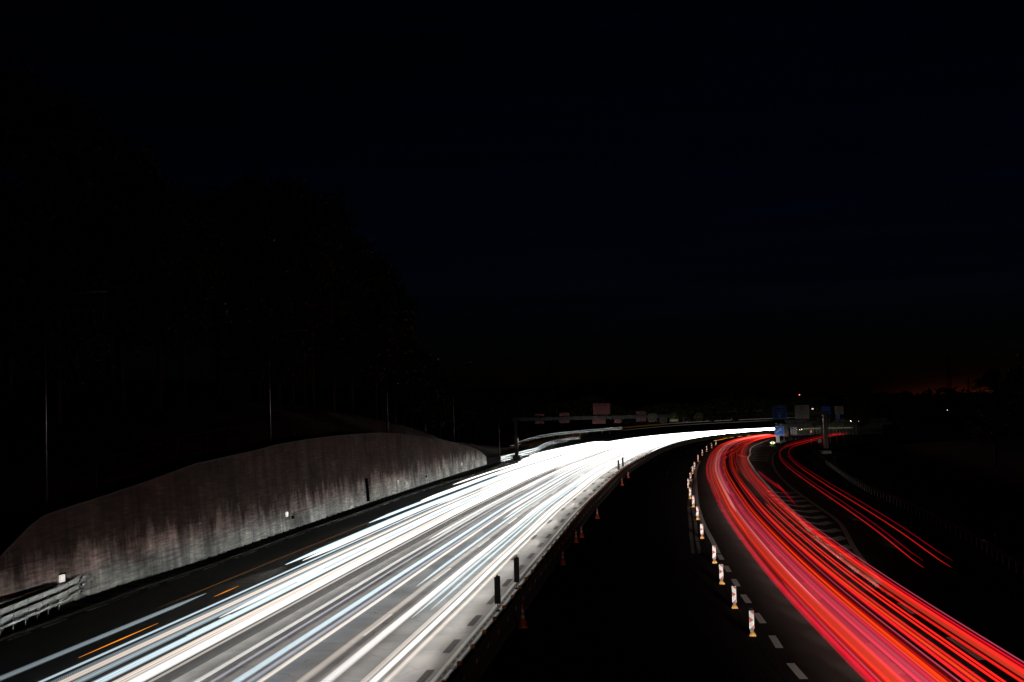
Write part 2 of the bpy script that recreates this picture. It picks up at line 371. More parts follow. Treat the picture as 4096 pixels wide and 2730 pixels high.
# verge with soil between kerb line and wall
mb = MB(); strip(mb, offset(clip(KERB, 0, 330), -2.2), 4.3, -.02); tag(mb.build('verge', M['soil']), kind='structure')

# hillside behind the wall
WT = [(55, 1.2), (62, 2.0), (65.2, 3.1), (66.2, 3.48), (69, 4.53), (70.5, 4.69), (76.2, 5.04), (82.5, 5.52), (90.2, 6.24), (97, 6.47), (104.8, 6.67), (109.5, 6.91), (120, 7.1), (130, 7.14), (140.8, 7.08), (150.5, 6.94), (159.5, 6.62), (168.8, 6.18), (179.2, 5.6), (189, 5.02), (200, 4.27), (211.5, 3.35), (220.8, 2.4), (227, 1.3)]
def wtop(y):
    if y <= WT[0][0]: return max(0.2, WT[0][1]-(WT[0][0]-y)*.05)
    for (a, b), (c, d) in zip(WT, WT[1:]):
        if y <= c: return b+(d-b)*(y-a)/(c-a)
    return max(.05, 1.3-(y-227)*.02)
mb = MB(); rows = []
base = []
for f in clip(KERB, 0, 360)[::2]:
    y = f[1]
    if 55 <= y <= 227:
        g = min(FOOT, key=lambda q: abs(q[1]-y)); x0 = g[0]-.08*wtop(y)-.25
    else: x0 = f[0]-2.6
    base.append((x0, y, wtop(y)-.12 if 55 <= y <= 227 else max(.0, wtop(y)-.12)))
offs = [0, 1, 3, 7, 14, 25, 40, 70, 120]
for x0, y, z0 in base:
    hh = 7.5 if y < 200 else max(2.2, 7.5-(y-200)*.06)
    for o in offs:
        mb.v.append((x0-o, y+math.sin(x0*.7+o)*.2, z0+hh*(1-math.exp(-o/16))+.15*math.sin(o*1.7+y*.3)))
n = len(offs)
for i in range(len(base)-1):
    for j in range(n-1):
        a = i*n+j; mb.f.append((a, a+n, a+n+1, a+1))
tag(mb.build('hillside', M['grass'], smooth=True), kind='structure')
# right embankment beyond the guardrail
mb = MB(); fr = [f for f in RAIL]
for f in fr:
    for o, z in ((1.2, -.03), (4, .1), (10, .9), (25, 2.0), (60, 2.6), (140, 2.8)): mb.v.append((f[0]+f[3]*o, f[1]+f[4]*o, z))
for i in range(len(fr)-1):
    for j in range(5):
        a = i*6+j; mb.f.append((a, a+1, a+7, a+6))
tag(mb.build('right_slope', M['grass'], smooth=True), kind='structure')

# far hills
def hills(name, y0, pts, dep):
    mb = MB(); random.seed(5); xs = []
    for (x0, h0), (x1, h1) in zip(pts, pts[1:]):
        k = max(2, int((x1-x0)/(y0*.006)))
        for i in range(k):
            t = i/k; xs.append((x0+(x1-x0)*t, h0+(h1-h0)*t+random.uniform(-1, 1)*y0*.0012))
    for x, h in xs:
        mb.v += [(x, y0, -1), (x, y0+dep*.1, h*.6), (x, y0+dep*.4, h), (x, y0+dep, -1)]
    for i in range(len(xs)-1):
        for j in range(3):
            a = i*4+j; mb.f.append((a, a+4, a+5, a+1))
    tag(mb.build(name, M['hill']), kind='structure')
hills('far_hills', 1450, [(-900, 60), (-400, 45), (-140, 31), (-62, 30), (0, 27), (50, 30), (96, 31.5), (160, 29), (230, 22), (296, 15), (340, 13), (420, 9), (700, 8)], 250)
hills('horizon_hills', 3600, [(200, 22), (700, 18), (1050, 10), (1120, 9), (1170, 14), (1240, 17), (1330, 14), (1380, 10), (1440, 12), (1520, 17), (1700, 30)], 500)

# ------------------------------------------------------------------ road markings
def mark(name, kind='structure'):
    pass
mk = 0.006
Aln = frames(spline([(9.9, 47), (10.1, 52.3), (10.5, 57.0), (11.4, 70), (12.9, 87.8), (13.6, 95), (15.0, 110), (17.2, 129.7), (19.4, 147), (21.8, 165.3), (24.4, 185.2), (27.0, 202.9), (30.2, 223)], 1))
mb = MB(); strip(mb, clip(Aln, 87.5, 223), .32, mk)
for y in (50.3, 61.5, 72.7, 80):
    pass
LA = offset(clip(Aln, 40, 90), 0)
# short dashes of the temporary line: 3 m on, 3 m off
s = 1.2
while s < length(LA)-3: strip(mb, sub(LA, s, s+2.9, .5), .30, mk); s += 6.05
tag(mb.build('left_lane_line', M['paint']), kind='structure')
# lane line with 6 m dashes every 18 m
s0 = 0
acc = 0; mb = MB()
for a, b in zip(RB, RB[1:]):
    if a[1] <= 48.5 < b[1]: s0 = acc+(48.5-a[1])
    acc += math.hypot(b[0]-a[0], b[1]-a[1])
s = s0-18.3
while s < length(RB)-8: strip(mb, sub(RB, s, s+6.2), .26, mk); s += 18.45
tag(mb.build('middle_lane_line', M['paint']), kind='structure')
# right line: dashes near, solid along the gore
RC = frames(spline([(17.1, 50.9), (17.5, 56.7), (17.9, 63), (18.3, 67.4), (18.9, 73.5), (19.4, 80.1), (21.0, 96.2), (23.2, 113), (26.2, 137), (29.2, 160), (33.2, 190), (38.7, 227.2), (42, 244), (45.2, 262.7), (49, 282), (53, 298.1), (58, 317), (64.8, 340.8), (74, 360)], 1))
mb = MB(); strip(mb, clip(RC, 68, 365), .3, mk); LC = clip(RC, 45, 68)
strip(mb, sub(LC, 0, 5, 1), .28, mk); strip(mb, sub(LC, 11, 14.5, 1), .28, mk)
tag(mb.build('right_lane_line', M['paint']), kind='structure')
GD = frames(spline([(18.3, 67.4), (20.2, 79.1), (21.9, 89.1), (24.1, 100.6), (25.8, 110.8), (27.9, 129.6), (30.7, 153.1), (34.2, 178.0), (38.3, 203), (42.4, 225.2), (45.6, 241), (49.5, 257.3), (54.5, 274)], 1))
mb = MB(); strip(mb, GD, .34, mk); tag(mb.build('gore_line', M['oldpaint']), kind='structure')
mb = MB(); strip(mb, clip(REDGE, 50, 330), .2, mk); tag(mb.build('exit_edge_line', mat('faint_paint', (.12, .12, .11), .8, noise=.4, scale=4)), kind='structure')
# chevrons in the gore
def at(fr, y):
    return min(fr, key=lambda f: abs(f[1]-y))
mb = MB()
chev = [(26.8, 145.8, 27.9, 142.3, 29.2, 143.0), (26.0, 139.7, 27.2, 136.1, 28.6, 137.3), (25.3, 134.2, 26.5, 130.5, 27.8, 131.4), (24.7, 128.5, 25.8, 124.3, 27.1, 125.5), (24.0, 122.1, 25.1, 118.4, 26.4, 119.4), (23.4, 115.6, 24.3, 112.2, 25.6, 113.5), (22.7, 109.7, 23.6, 106.5, 24.8, 108.1), (22.0, 103.7, 22.9, 100.7, 24.0, 102.1), (21.3, 98.0, 22.0, 95.0, 23.0, 96.3), (20.7, 92.2, 21.1, 89.3, 22.0, 90.5), (20.1, 86.5, 20.4, 84.8, 21.0, 85.7)]
for k in range(12):
    y = 219+k*6.5; l = at(RC, y+3); r = at(GD, y-1)
    if r[1] < y-8: r = GD[-1]
    chev.append((l[0]+.3, y+2.2, l[0]*.45+r[0]*.55, y-1.8, max(r[0]-.3, l[0]+.8), y-.2))
for a, b, c, d, e, f in chev:
    h = 1.05
    n0 = len(mb.v); mb.v += [(a, b-h, mk), (a, b+h, mk), (c, d+h, mk), (c, d-h, mk), (e, f-h, mk), (e, f+h, mk)]
    mb.f += [(n0, n0+3, n0+2, n0+1), (n0+3, n0+4, n0+5, n0+2)]
tag(mb.build('gore_chevrons', M['oldpaint']), kind='structure')
# thin yellow lines and the closed lanes' markings
DM = frames(spline([(17, 160), (21.1, 189.7), (23.9, 209.2), (26.9, 227.7), (30.1, 246.6), (33.3, 263.4), (36.7, 280.7), (40.1, 297), (46, 318)], 1))
mb = MB(); s = 29
while s < length(DM)-3: strip(mb, sub(DM, s-2.2, s+2.2), .24, mk); s += 18.8
strip(mb, frames(spline([(22.0, 220), (26, 243), (31.5, 270), (38, 296), (47, 324)], 2)), .16, mk)
tag(mb.build('closed_lane_line', M['oldpaint']), kind='structure')
mb = MB()
OL = frames(spline([(11.5, 88), (13.0, 100.6), (14.4, 111.9), (16.1, 126.0), (18.7, 145.5), (20.6, 159.2), (23.2, 176)], 1))
for o in (-.2, .2):
    s = 0
    while s < length(OL)-8: strip(mb, sub(offset(OL, o), s+.15, s+7.6), .24, mk); s += 7.8
tag(mb.build('double_worn_line', M['oldpaint']), kind='structure')
mb = MB(); strip(mb, frames(spline([(32, 163.6), (35.5, 185), (38.5, 206), (41.4, 225.7), (45, 236)], 2)), .2, mk)
tag(mb.build('yellow_line', M['yellow']), kind='structure')
# slot drain / seams in closed lanes
mb = MB(); strip(mb, frames(spline([(8.9, 40), (9.6, 56), (11.0, 74), (13.2, 97.9)], 2)), .07, .004); strip(mb, frames(spline([(8.3, 40), (9.1, 56), (10.5, 74), (12.6, 97.9)], 2)), .05, .004)
tag(mb.build('asphalt_seam', M['black_tape']), kind='structure')
# oncoming side: edge line beside the barrier, slot drain dashes, blacked-out old dashes, thin lane lines
mb = MB(); strip(mb, clip(offset(LB, -1.32), 20, 330), .16, mk); strip(mb, clip(offset(LB, -.98), 20, 330), .10, mk)
for dd in (-9.9, -6.0, -13.9):
    q = clip(offset(LB, dd), 20, 420)
    if dd == -9.9: strip(mb, q, .12, mk)
    else:
        s = 3
        while s < length(q)-7: strip(mb, sub(q, s, s+6), .15, mk); s += 18
tag(mb.build('oncoming_lane_line', M['paint']), kind='structure')
mb = MB(); q = clip(offset(LB, -1.75), 20, 330); s = 2.2
while s < length(q)-4: strip(mb, sub(q, s, s+3.1), .30, mk+.001); s += 6.55
q = clip(offset(LB, -2.8), 84, 330); s = 1
while s < length(q)-4: strip(mb, sub(q, s, s+3.1), .30, mk+.001); s += 13.1
q = clip(offset(LB, -1.14), 20, 330); s = 0
while s < length(q)-2: strip(mb, sub(q, s, s+.7), .07, mk+.002); s += 1.1
tag(mb.build('blacked_out_dashes', M['black_tape']), kind='structure')
mb = MB()
for y in (51.0, 78.0, 105):
    f = min(offset(LB, -1.0), key=lambda q: abs(q[1]-y))
    for k in range(8): mb.box(f[0]-.2+k*.055, f[1], .012, .025, .42, .014)
    mb.box(f[0], f[1]-.26, .01, .55, .05, .012); mb.box(f[0], f[1]+.26, .01, .55, .05, .012)
tag(mb.build('drain_grate', M['steel_d']), kind='structure')
# broken white gutter edge at the far side of the oncoming road
random.seed(3); mb = MB(); q = clip(offset(KERB, -.1), 30, 235); s = 0
while s < length(q)-4:
    l = random.choice((.4, .8, 1.6, 2.6, 3.4)); strip(mb, sub(q, s, s+l), random.uniform(.08, .17), mk); s += l+random.choice((.15, .16, .6, 1.2, 2.4))
tag(mb.build('gutter_edge', M['paint']), kind='structure')
mb = MB(); q = [(x, y, 0, a, b) for x, y, _, a, b in offset(clip(KERB, 20, 240), -.45)]
mb.sweep(q, [(-.08, -.05), (-.08, .10), (.08, .08), (.08, -.05)]); tag(mb.build('verge_kerb', M['soil']), kind='structure')

# ------------------------------------------------------------------ retaining wall
def wall():
    root = thing('retaining_wall', 'long stained concrete retaining wall with arched top beside the oncoming lanes', 'wall', (-19, 110, 0))
    mb = MB(); uvs = []; s = 0; K_ = 10; prev = None; top = []
    for f in FOOT:
        if prev: s += math.hypot(f[0]-prev[0], f[1]-prev[1])
        prev = f; h = wtop(f[1])
        for j in range(K_+1):
            z = -.1+(h+.1)*j/K_
            mb.v.append((f[0]-.08*z, f[1]+.012*z, z)); uvs.append((s, z))
        mb.v.append((f[0]-.08*h-.4, f[1], h-.01)); uvs.append((s, h+.4))
    n = K_+2
    for i in range(len(FOOT)-1):
        for j in range(n-1):
            a = i*n+j; mb.f.append((a, a+n, a+n+1, a+1))
    e = (len(FOOT)-1)*n; mb.v += [(FOOT[-1][0]-.5, FOOT[-1][1]+.4, -.1), (FOOT[-1][0]-.6, FOOT[-1][1]+.4, 1.2)]; uvs += [(s+.6, 0), (s+.6, 1.2)]
    mb.f.append((e, len(mb.v)-2, len(mb.v)-1, e+K_))
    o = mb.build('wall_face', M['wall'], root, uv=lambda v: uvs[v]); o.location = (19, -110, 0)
    mb = MB(); q = [(f[0]-.08*wtop(f[1])-.17, f[1], wtop(f[1]), f[3], f[4]) for f in FOOT]
    mb.sweep(q, [(-.22, -.02), (-.22, .10), (.20, .10), (.20, -.02)])
    o = mb.build('coping', M['conc_m'], root); o.location = (19, -110, 0)
    def pt(y, z): g = min(FOOT, key=lambda q: abs(q[1]-y)); k = (y-g[1]); return Vector((g[0]-.08*z+g[3]*.0+k*.12, y, z)), math.atan2(g[3], -g[4])-PI/2
    # dark slot and square niches: black slabs, recess shade put into the colour
    for y, z, wd, ht in ((141.4, 1.35, 1.2, 2.35), (112.8, .94, .6, .26), (174.5, .91, .8, .30), (71.2, 1.36, .75, .46)):
        p, _ = pt(y, z); g = min(FOOT, key=lambda q: abs(q[1]-y)); a = math.atan2(-g[3], g[4])+PI  # wall direction
        mb = MB(); ang = math.atan2(g[3], -g[4]); mb.box(p.x+.0, p.y, p.z, wd, .07, ht, ang)
        # shear with the batter
        mb.v = [(x-.08*(zz-z), yy, zz) for x, yy, zz in mb.v]
        o = mb.build('recess', M['void'], root); o.location = (19, -110, 0)
    for y, z in ((71, 1.34), (111, 1.34), (156.5, 1.29), (202, 1.21)):
        p, _ = pt(y, z); g = min(FOOT, key=lambda q: abs(q[1]-y)); ang = math.atan2(g[3], -g[4])
        mb = MB(); mb.box(p.x+.08, p.y, p.z, .50, .09, .36, ang); o = mb.build('wall_lamp', M['lamp_on'], root); o.location = (19, -110, 0)
wall()

# wire fence on top of the wall
FP = [(66, 0), (78, 0), (90.0, 1), (95.8, 1), (101.5, 1), (107.2, 1), (113.0, 1), (118.8, 1), (124.8, 1), (130.8, 1), (137.0, 1), (143.2, 1), (149.5, 1), (155.3, 1), (161.0, 1), (167.5, 1), (174, 1), (181, 1), (189, 1), (198, 1)]
root = thing('wire_fence', 'wire mesh fence on thin posts standing along the top of the concrete wall', 'fence', (-20, 120, 7))
prevp = None; wires = MB()
for y, _ in FP:
    g = min(FOOT, key=lambda q: abs(q[1]-y)); p = Vector((g[0]-.08*wtop(y)-.9, y, wtop(y)))
    mb = MB(); mb.bar(p-Vector((0, 0, .3)), p+Vector((0, 0, 2.0)), .025); o = mb.build('fence_post', M['steel_k'], root); o.location = (20, -120, -7)
    if prevp:
        for h in (.5, 1.2, 1.9): wires.bar(prevp+Vector((0, 0, h)), p+Vector((0, 0, h)), .002, k=3)
    prevp = p
o = wires.build('fence_wire', M['steel_k'], root); o.location = (20, -120, -7); 

# ------------------------------------------------------------------ street lamps behind the wall (unlit)
def lamp_post(label, x, y, z0, ztop):
    r = thing('street_lamp', label, 'street lamp', (x, y, z0), 0, 'tall unlit street lamps behind the retaining wall')
    h = ztop-z0; MB().bar((0, 0, -.4), (0, 0, h), .13, .07, 10).build('pole', M['pole'], r, True)
    MB().bar((0, 0, h-.05), (2.5, .3, h+.28), .045, .035, 8).build('arm', M['pole'], r, True)
    mb = MB(); mb.box(2.85, .34, h+.30, .8, .26, .12, .12, .8, .7); mb.build('lamp_head', M['pole'], r)
    mb = MB(); mb.box(2.85, .34, h+.22, .6, .2, .04, .12); mb.build('lamp_glass', M['frame_dim'], r)
    MB().box(0, 0, .05, .34, .34, .2).build('base_plate', M['conc'], r)
for y, lb in ((71.6, 'nearest unlit street lamp at the far left, behind the low end of the wall'), (110.6, 'unlit street lamp rising in front of the trees behind the left half of the wall'),
              (156.8, 'unlit street lamp behind the crest of the arched wall'), (202, 'farthest unlit street lamp, at the thin right end of the wall')):
    g = min(FOOT, key=lambda q: abs(q[1]-y)); lamp_post(lb, g[0]-.08*wtop(y)-.75, y, wtop(y), 16.0)
r = thing('mast', 'thin plain mast standing just past the right end of the concrete wall', 'pole', (-2.6, 236, 0))
MB().bar((0, 0, 0), (0, 0, 12.4), .09, .06, 8).build('pole', M['pole'], r); MB().box(0, 0, .1, .4, .4, .25).build('base_plate', M['conc'], r)

# ------------------------------------------------------------------ guardrails
def wbeam(h=.31, d=.07): return [(0, -h/2), (d, -h/2+.04), (d, -.06), (.015, 0), (d, .06), (d, h/2-.04), (0, h/2), (-.02, h/2), (-.02, -h/2)]
def bx(h, d): return [(-d/2, -h/2), (d/2, -h/2), (d/2, h/2), (-d/2, h/2)]
def guardrail(label, fr, heights, post_step, side, y_end=None, back=False, group='steel guardrails', pm='steel'):
    o0 = fr[len(fr)//2]; r = thing('guardrail', label, 'guardrail', (o0[0], o0[1], 0), 0, group); off = (-o0[0], -o0[1], 0)
    for z, prof in heights:
        p = [(side*a, b) for a, b in prof]
        mb = MB().sweep([(x, y, z+zz, nx, ny) for x, y, zz, nx, ny in fr], p); mb.build('rail', M[pm], r).location = off
        if back: mb = MB().sweep([(x-nx*side*.55, y-ny*side*.55, z+zz, nx, ny) for x, y, zz, nx, ny in fr], p); mb.build('rail', M[pm], r).location = off
    L = length(fr); s = post_step/2; top = heights[0][0]; n = 0
    while s < L and n < 99:
        q = along(fr, s); ang = math.atan2(-q[3], q[4]) if 0 else math.atan2(q[4], q[3])
        mb = MB(); mb.box(q[0]-q[3]*side*.09, q[1]-q[4]*side*.09, q[2]+(top-.3)/2, .06, .1, top+.3, ang)
        if back:
            mb.box(q[0]-q[3]*side*.55, q[1]-q[4]*side*.55, q[2]+(top-.3)/2, .06, .1, top+.3, ang)
            mb.box(q[0]-q[3]*side*.32, q[1]-q[4]*side*.32, q[2]+top-.02, .42, .07, .07, ang)
        mb.build('post', M[pm], r).location = off; s += post_step; n += 1
    return r
# near left: three rails, bending back to the wall at the end
GR = frames([Vector(p) for p in [(-22.95, 40), (-22.95, 50), (-22.93, 58), (-22.92, 64), (-22.9, 68), (-22.9, 70.2)]])
g = guardrail('galvanised triple-rail guardrail at the near left, bolted to the foot of the wall', sub(GR, .2, 30.0, 1.2), [(1.12, bx(.24, .09)), (.74, bx(.24, .09)), (.40, bx(.11, .09))], 1.55, 1, back=True)
mb = MB(); off = (-g.location[0], -g.location[1], 0)
for z, h in ((1.12, .22), (.74, .22), (.40, .1)):
    a, b = Vector((-22.9, 70.1, z)), Vector((-23.25, 73.1, z))
    mb.v += []; d = (b-a); k = MB()
    k.quad(tuple(a+Vector((0, 0, -h/2))), tuple(b+Vector((0, 0, -h/2))), tuple(b+Vector((0, 0, h/2))), tuple(a+Vector((0, 0, h/2))))
    n0 = len(mb.v); mb.v += k.v; mb.f += [tuple(i+n0 for i in q) for q in k.f]
    mb.box(-23.28, 74.2, z, .08, 2.4, h*.55, .12)
    for t in range(10): mb.box(-23.2, 73.2+t*.23, z, .05, .06, .05)
mb.build('end_bracket', M['steel'], g).location = off
mb = MB()
for i in range(18):                       # bolt rows at the splices
    for z in (1.12, .74):
        for dz in (-.07, 0, .07):
            for dy in (-.05, .05): mb.box(-22.865, 41.5+i*1.9+dy, z+dz, .03, .03, .03)
o = mb.build('bolt', M['black'], g); o.location = off; o['kind'] = 'stuff'
# far left: beyond the wall
guardrail('bright triple-rail guardrail starting past the right end of the concrete wall', frames(spline([(-2.3, 227), (-.3, 240), (1.9, 255), (4.1, 268), (6.9, 301), (10.9, 330), (17, 352)])), [(1.12, bx(.26, .09)), (.74, bx(.26, .09)), (.4, bx(.13, .09))], 3, 1)
guardrail('far curved guardrail on the rising ramp, under the left leg of the gantry', [(x, y, max(0, (y-285)*.018), nx, ny) for x, y, z, nx, ny in frames(spline([(-1, 286), (3.8, 322), (9, 344), (18, 362), (30, 380)]))], [(1.15, bx(.3, .09)), (.72, bx(.26, .09))], 4, 1)
# right
guardrail('dark guardrail along the outer edge of the exit lane on the right', RAIL, [(.72, wbeam(.3))], 1.93, -1, pm='steel_d')
guardrail('short guardrail between the exit ramp and the main road behind the blue exit sign', frames(spline([(57.5, 296), (62, 312), (70, 331), (79, 345)])), [(.72, wbeam(.3))], 2, 1, pm='steel_d')

# ------------------------------------------------------------------ temporary barrier with amber lamps
bar_root = thing('barrier', 'dark temporary barrier topped with a row of amber warning lamps between the carriageways', 'barrier', (3, 90, 0))
q = clip(LB, 18, 412); off = (-3, -90, 0)
MB().sweep(q, [(-.30, 0), (-.30, .14), (-.14, .34), (-.10, .93), (.10, .93), (.14, .34), (.30, .14), (.30, 0)]).build('barrier_body', M['conc_m'], bar_root).location = off
q0 = clip(LB, 44.3, 400); s = 0; balls = []
s_start = -3.15*6; base_s = length(clip(LB, 18, 44.4)); qf = clip(LB, 18, 232)
s = base_s-3.2*3+.1
proto = None
while s < length(qf)-.5:
    f = along(qf, s); ang = math.atan2(-f[3], f[4]); yaw = math.atan2(f[4], f[3])
    if proto is None:
        lm = MB().lathe([(0, -.05), (.07, -.045), (.098, -.02), (.102, 0), (.098, .02), (.07, .045), (0, .05)], 0, 0, 0, 14, 'y').build('warning_lamp', M['amber'], bar_root, True)
        MB().box(0, 0, -.10, .12, .11, .06).build('lamp_bracket', M['black'], lm)
        rf = MB().box(0, 0, 0, .02, .22, .14).build('reflector', M['letter_dim'], bar_root)
        proto = (lm, rf)
    else:
        lm = proto[0].copy(); C.objects.link(lm); b = proto[0].children[0].copy(); C.objects.link(b); b.parent = lm
        rf = proto[1].copy(); C.objects.link(rf)
    lm.location = (f[0]-3, f[1]-90, 1.06); lm.rotation_euler = (0, 0, yaw)
    rf.location = (f[0]+f[3]*.15-3, f[1]+f[4]*.15-90, .55); rf.rotation_euler = (0, .1, yaw)
    s += 3.18
def beacon(label, x, y):
    r = thing('barrier_beacon', label, 'traffic beacon', (x, y, .93), 0, 'tall panel beacons standing on the barrier')
    MB().bar((0, 0, 0), (0, 0, .36), .025).build('pole', M['black'], r)
    mb = MB(); mb.poly([(-.13, .32), (.13, .32), (.13, 1.52), (-.03, 1.52), (-.13, 1.45)], -.02, .04); mb.build('panel', M['black'], r)
    mb = MB()
    for k in range(4): mb.poly([(-.12, .36+k*.27), (.12, .50+k*.27), (.12, .63+k*.27), (-.12, .49+k*.27)], .0205, .003)
    mb.build('stripe', M['white'], r)
    MB().lathe([(0, .07), (.03, .055), (.045, .02), (.045, 0), (0, 0)], 0, 0, 1.52, 10).build('lamp', M['amber'], r)
    MB().box(0, 0, .03, .2, .2, .06).build('foot', M['black'], r)
for lb, x, y in (('nearer of the two big dark panel beacons standing on the barrier', -.86, 59.2), ('second of the two big dark panel beacons on the barrier, just beyond the nearer one', -.02, 66.2),
                 ('left one of the small far pair of panel beacons on the barrier', 13.17, 173.9), ('right one of the small far pair of panel beacons on the barrier', 14.4, 182.5)):
    beacon(lb, x, y)

# ------------------------------------------------------------------ delineator boards
def board(label, x, y, rz, sc=1, flip=False):
    r = thing('marker_board', label, 'traffic marker', (x, y, 0), rz, 'red and white marker boards along the closed lane'); r.scale = (sc,)*3
    W, z0, z1 = .105, .27, 1.03
    mb = MB(); mb.box(0, 0, .05, .30, .40, .10, 0, .85, .85); mb.box(0, 0, .13, .24, .28, .07, 0, .6, .7); mb.build('rubber_foot', M['ambr'], r)
    mb = MB(); mb.box(0, .01, .22, .15, .05, .14); mb.build('neck', M['black'], r)
    mb = MB(); mb.poly([(-W, z0), (W, z0), (W, z1), (-W, z1)], 0, .035); bd = mb.build('board', M['white'], r)
    s = -1 if flip else 1; k = MB()
    def P(pts):
        pts = [(s*a, b) for a, b in pts]; pts = pts if s > 0 else pts[::-1]; k.poly(pts, -.004, .0035)
    w_ = W-.006
    P([(-w_+.03, z1-.006), (w_, z1-.006), (w_, z1-.20)][::-1]); P([(-w_, z1-.255), (-w_, z1-.50), (w_-.01, z1-.385)]); P([(-w_+.02, z0+.006), (w_, z0+.006), (w_, z0+.18)])
    k.build('red_stripes', M['red'], bd)
    mb = MB(); pr = None
    for i in range(9):
        t = PI*i/8; p = (-.085*math.cos(t), .02, z1+.075*math.sin(t))
        if pr: mb.bar(pr, p, .011, k=5)
        pr = p
    mb.build('handle', M['black'], r)
BD = [(9.7, 57.2), (10.2, 64.8), (10.9, 73.4), (11.9, 82.8), (13.2, 97.6), (15.0, 113.3), (16.4, 126.6), (17.5, 137.3), (19.5, 154.3), (21.5, 167.8), (23.8, 183.5), (25.7, 195.8), (29.6, 221.1), (33.5, 244.3), (36.8, 262), (40.5, 281), (43.7, 296.5)]
nums = ['nearest', 'second nearest', 'third nearest', 'fourth nearest', 'fifth nearest', 'sixth nearest', 'seventh nearest', 'eighth nearest', 'ninth nearest', 'tenth nearest', 'eleventh nearest', 'sixth farthest', 'fifth farthest', 'fourth farthest', 'third farthest', 'second farthest', 'farthest']
for i, (x, y) in enumerate(BD):
    extra = ['standing by the dashed lane line', 'left of a short white dash', 'with scratched red face, beside the dashed line', 'by the end of the solid white line'][i] if i < 4 else ('beside the solid white line' if i < 8 else 'curving away with the red light')
    board('%s red and white marker board, %s' % (nums[i], extra), x, y, -R(2+i*1.2))

# ------------------------------------------------------------------ cones
def cone(label, x, y, sc=1, tilt=0):
    r = thing('traffic_cone', label, 'traffic cone', (x, y, 0), .3, 'traffic cones along the dark side of the barrier'); r.scale = (sc,)*3; r.rotation_euler = (tilt, 0, .2)
    mb = MB(); mb.box(0, 0, .02, .42, .42, .04); mb.build('base', M['cone'], r)
    MB().lathe([(.17, .04), (.165, .12), (.155, .2), (.165, .21), (.15, .30), (.115, .33), (.10, .40), (.072, .68), (.045, .97), (.03, 1.0), (0, 1.0)], k=16).build('cone_body', M['cone'], r, True)
    MB().lathe([(.105, .42), (.088, .56)], k=16).build('reflective_band', M['white'], r, True); MB().lathe([(.077, .68), (.061, .82)], k=16).build('reflective_band', M['white'], r, True)
for i, (x, y, sc, lb) in enumerate([(.2, 60.5, 1, 'nearest orange cone at the foot of the barrier'), (2.8, 83.6, .92, 'second nearest cone beside the barrier'), (4.2, 96.6, .92, 'front cone of the close pair beside the barrier'), (4.75, 100.1, .92, 'rear cone of the close pair beside the barrier'),
                                    (6.9, 116.5, .9, 'single small cone beyond the close pair, by the barrier'), (12.6, 161.5, .95, 'second farthest cone by the barrier'), (14.6, 176.8, .95, 'farthest tiny cone by the barrier')]):
    cone(lb, x, y, sc)

# ------------------------------------------------------------------ text helper
def text(s, size, x, y, z, m, parent, name='lettering', align='CENTER', sx=1.0):
    cu = bpy.data.curves.new(name, 'FONT'); cu.body = s; cu.size = size; cu.align_x = align; cu.align_y = 'CENTER'; cu.extrude = .004; cu.resolution_u = 3
    t = bpy.data.objects.new('tmp', cu); C.objects.link(t); dg = bpy.context.evaluated_depsgraph_get()
    me = bpy.data.meshes.new_from_object(t.evaluated_get(dg)); bpy.data.objects.remove(t)
    me.materials.clear(); me.materials.append(m)
    o = bpy.data.objects.new(name, me); C.objects.link(o); o.parent = parent
    o.rotation_euler = (PI/2, 0, 0); o.location = (x, y, z); o.scale = (sx, 1, 1)
    return o
def ring(mb, cx, cz, r0, r1, y, th=.01, k=28):
    for i in range(k):
        a, b = 2*PI*i/k, 2*PI*(i+1)/k
        mb.poly([(cx+r0*math.cos(a), cz+r0*math.sin(a)), (cx+r1*math.cos(a), cz+r1*math.sin(a)), (cx+r1*math.cos(b), cz+r1*math.sin(b)), (cx+r0*math.cos(b), cz+r0*math.sin(b))], y, th)
    return mb
def disc(mb, cx, cz, r, y, th=.01, k=28): return mb.poly([(cx+r*math.cos(2*PI*i/k), cz+r*math.sin(2*PI*i/k)) for i in range(k)], y, th)
def rect(mb, x0, z0, x1, z1, y, th=.01): return mb.poly([(x0, z0), (x1, z0), (x1, z1), (x0, z1)], y, th)
def frame(mb, x0, z0, x1, z1, t, y, th=.01):
    rect(mb, x0, z0, x1, z0+t, y, th); rect(mb, x0, z1-t, x1, z1, y, th); rect(mb, x0, z0+t, x0+t, z1-t, y, th); rect(mb, x1-t, z0+t, x1, z1-t, y, th); return mb

# ------------------------------------------------------------------ overhead gantry
GY = 240.2
gan = thing('sign_gantry', 'long grey overhead gantry spanning both carriageways', 'gantry', (54.6, GY, 0))
def gp(mb, name, m, par=gan, **k): o = mb.build(name, m, par, **k); o.location = (-54.6, -GY, 0); return o
gp(MB().box(27.4, GY, 7.18, 55.2, .55, .60), 'beam', M['steel_d']); mb = MB()
for x in range(2, 54, 4): mb.box(x+.4, GY-.285, 7.18, .06, .02, .58)
gp(mb, 'beam_rib', M['pole'])
for x, wd in ((54.7, .72), (.35, .55)):
    gp(MB().box(x, GY, 3.45, wd, .6, 6.9), 'column', M['steel_d'])
gp(MB().box(54.7, GY, .45, 1.5, 1.3, .9), 'concrete_foot', M['conc']); gp(MB().box(.35, GY, .45, 1.2, 1.2, .9), 'concrete_foot', M['conc'])
gp(MB().bar((.62, GY-.42, .9), (.62, GY-.42, 6.9), .09, k=16), 'column_highlight_rod', mat('highlight_rod_metal', (.8, .8, .8), .22, 1), smooth=True)  # made-up shiny rod, standing for the lit edge of the column
YF = GY-.32
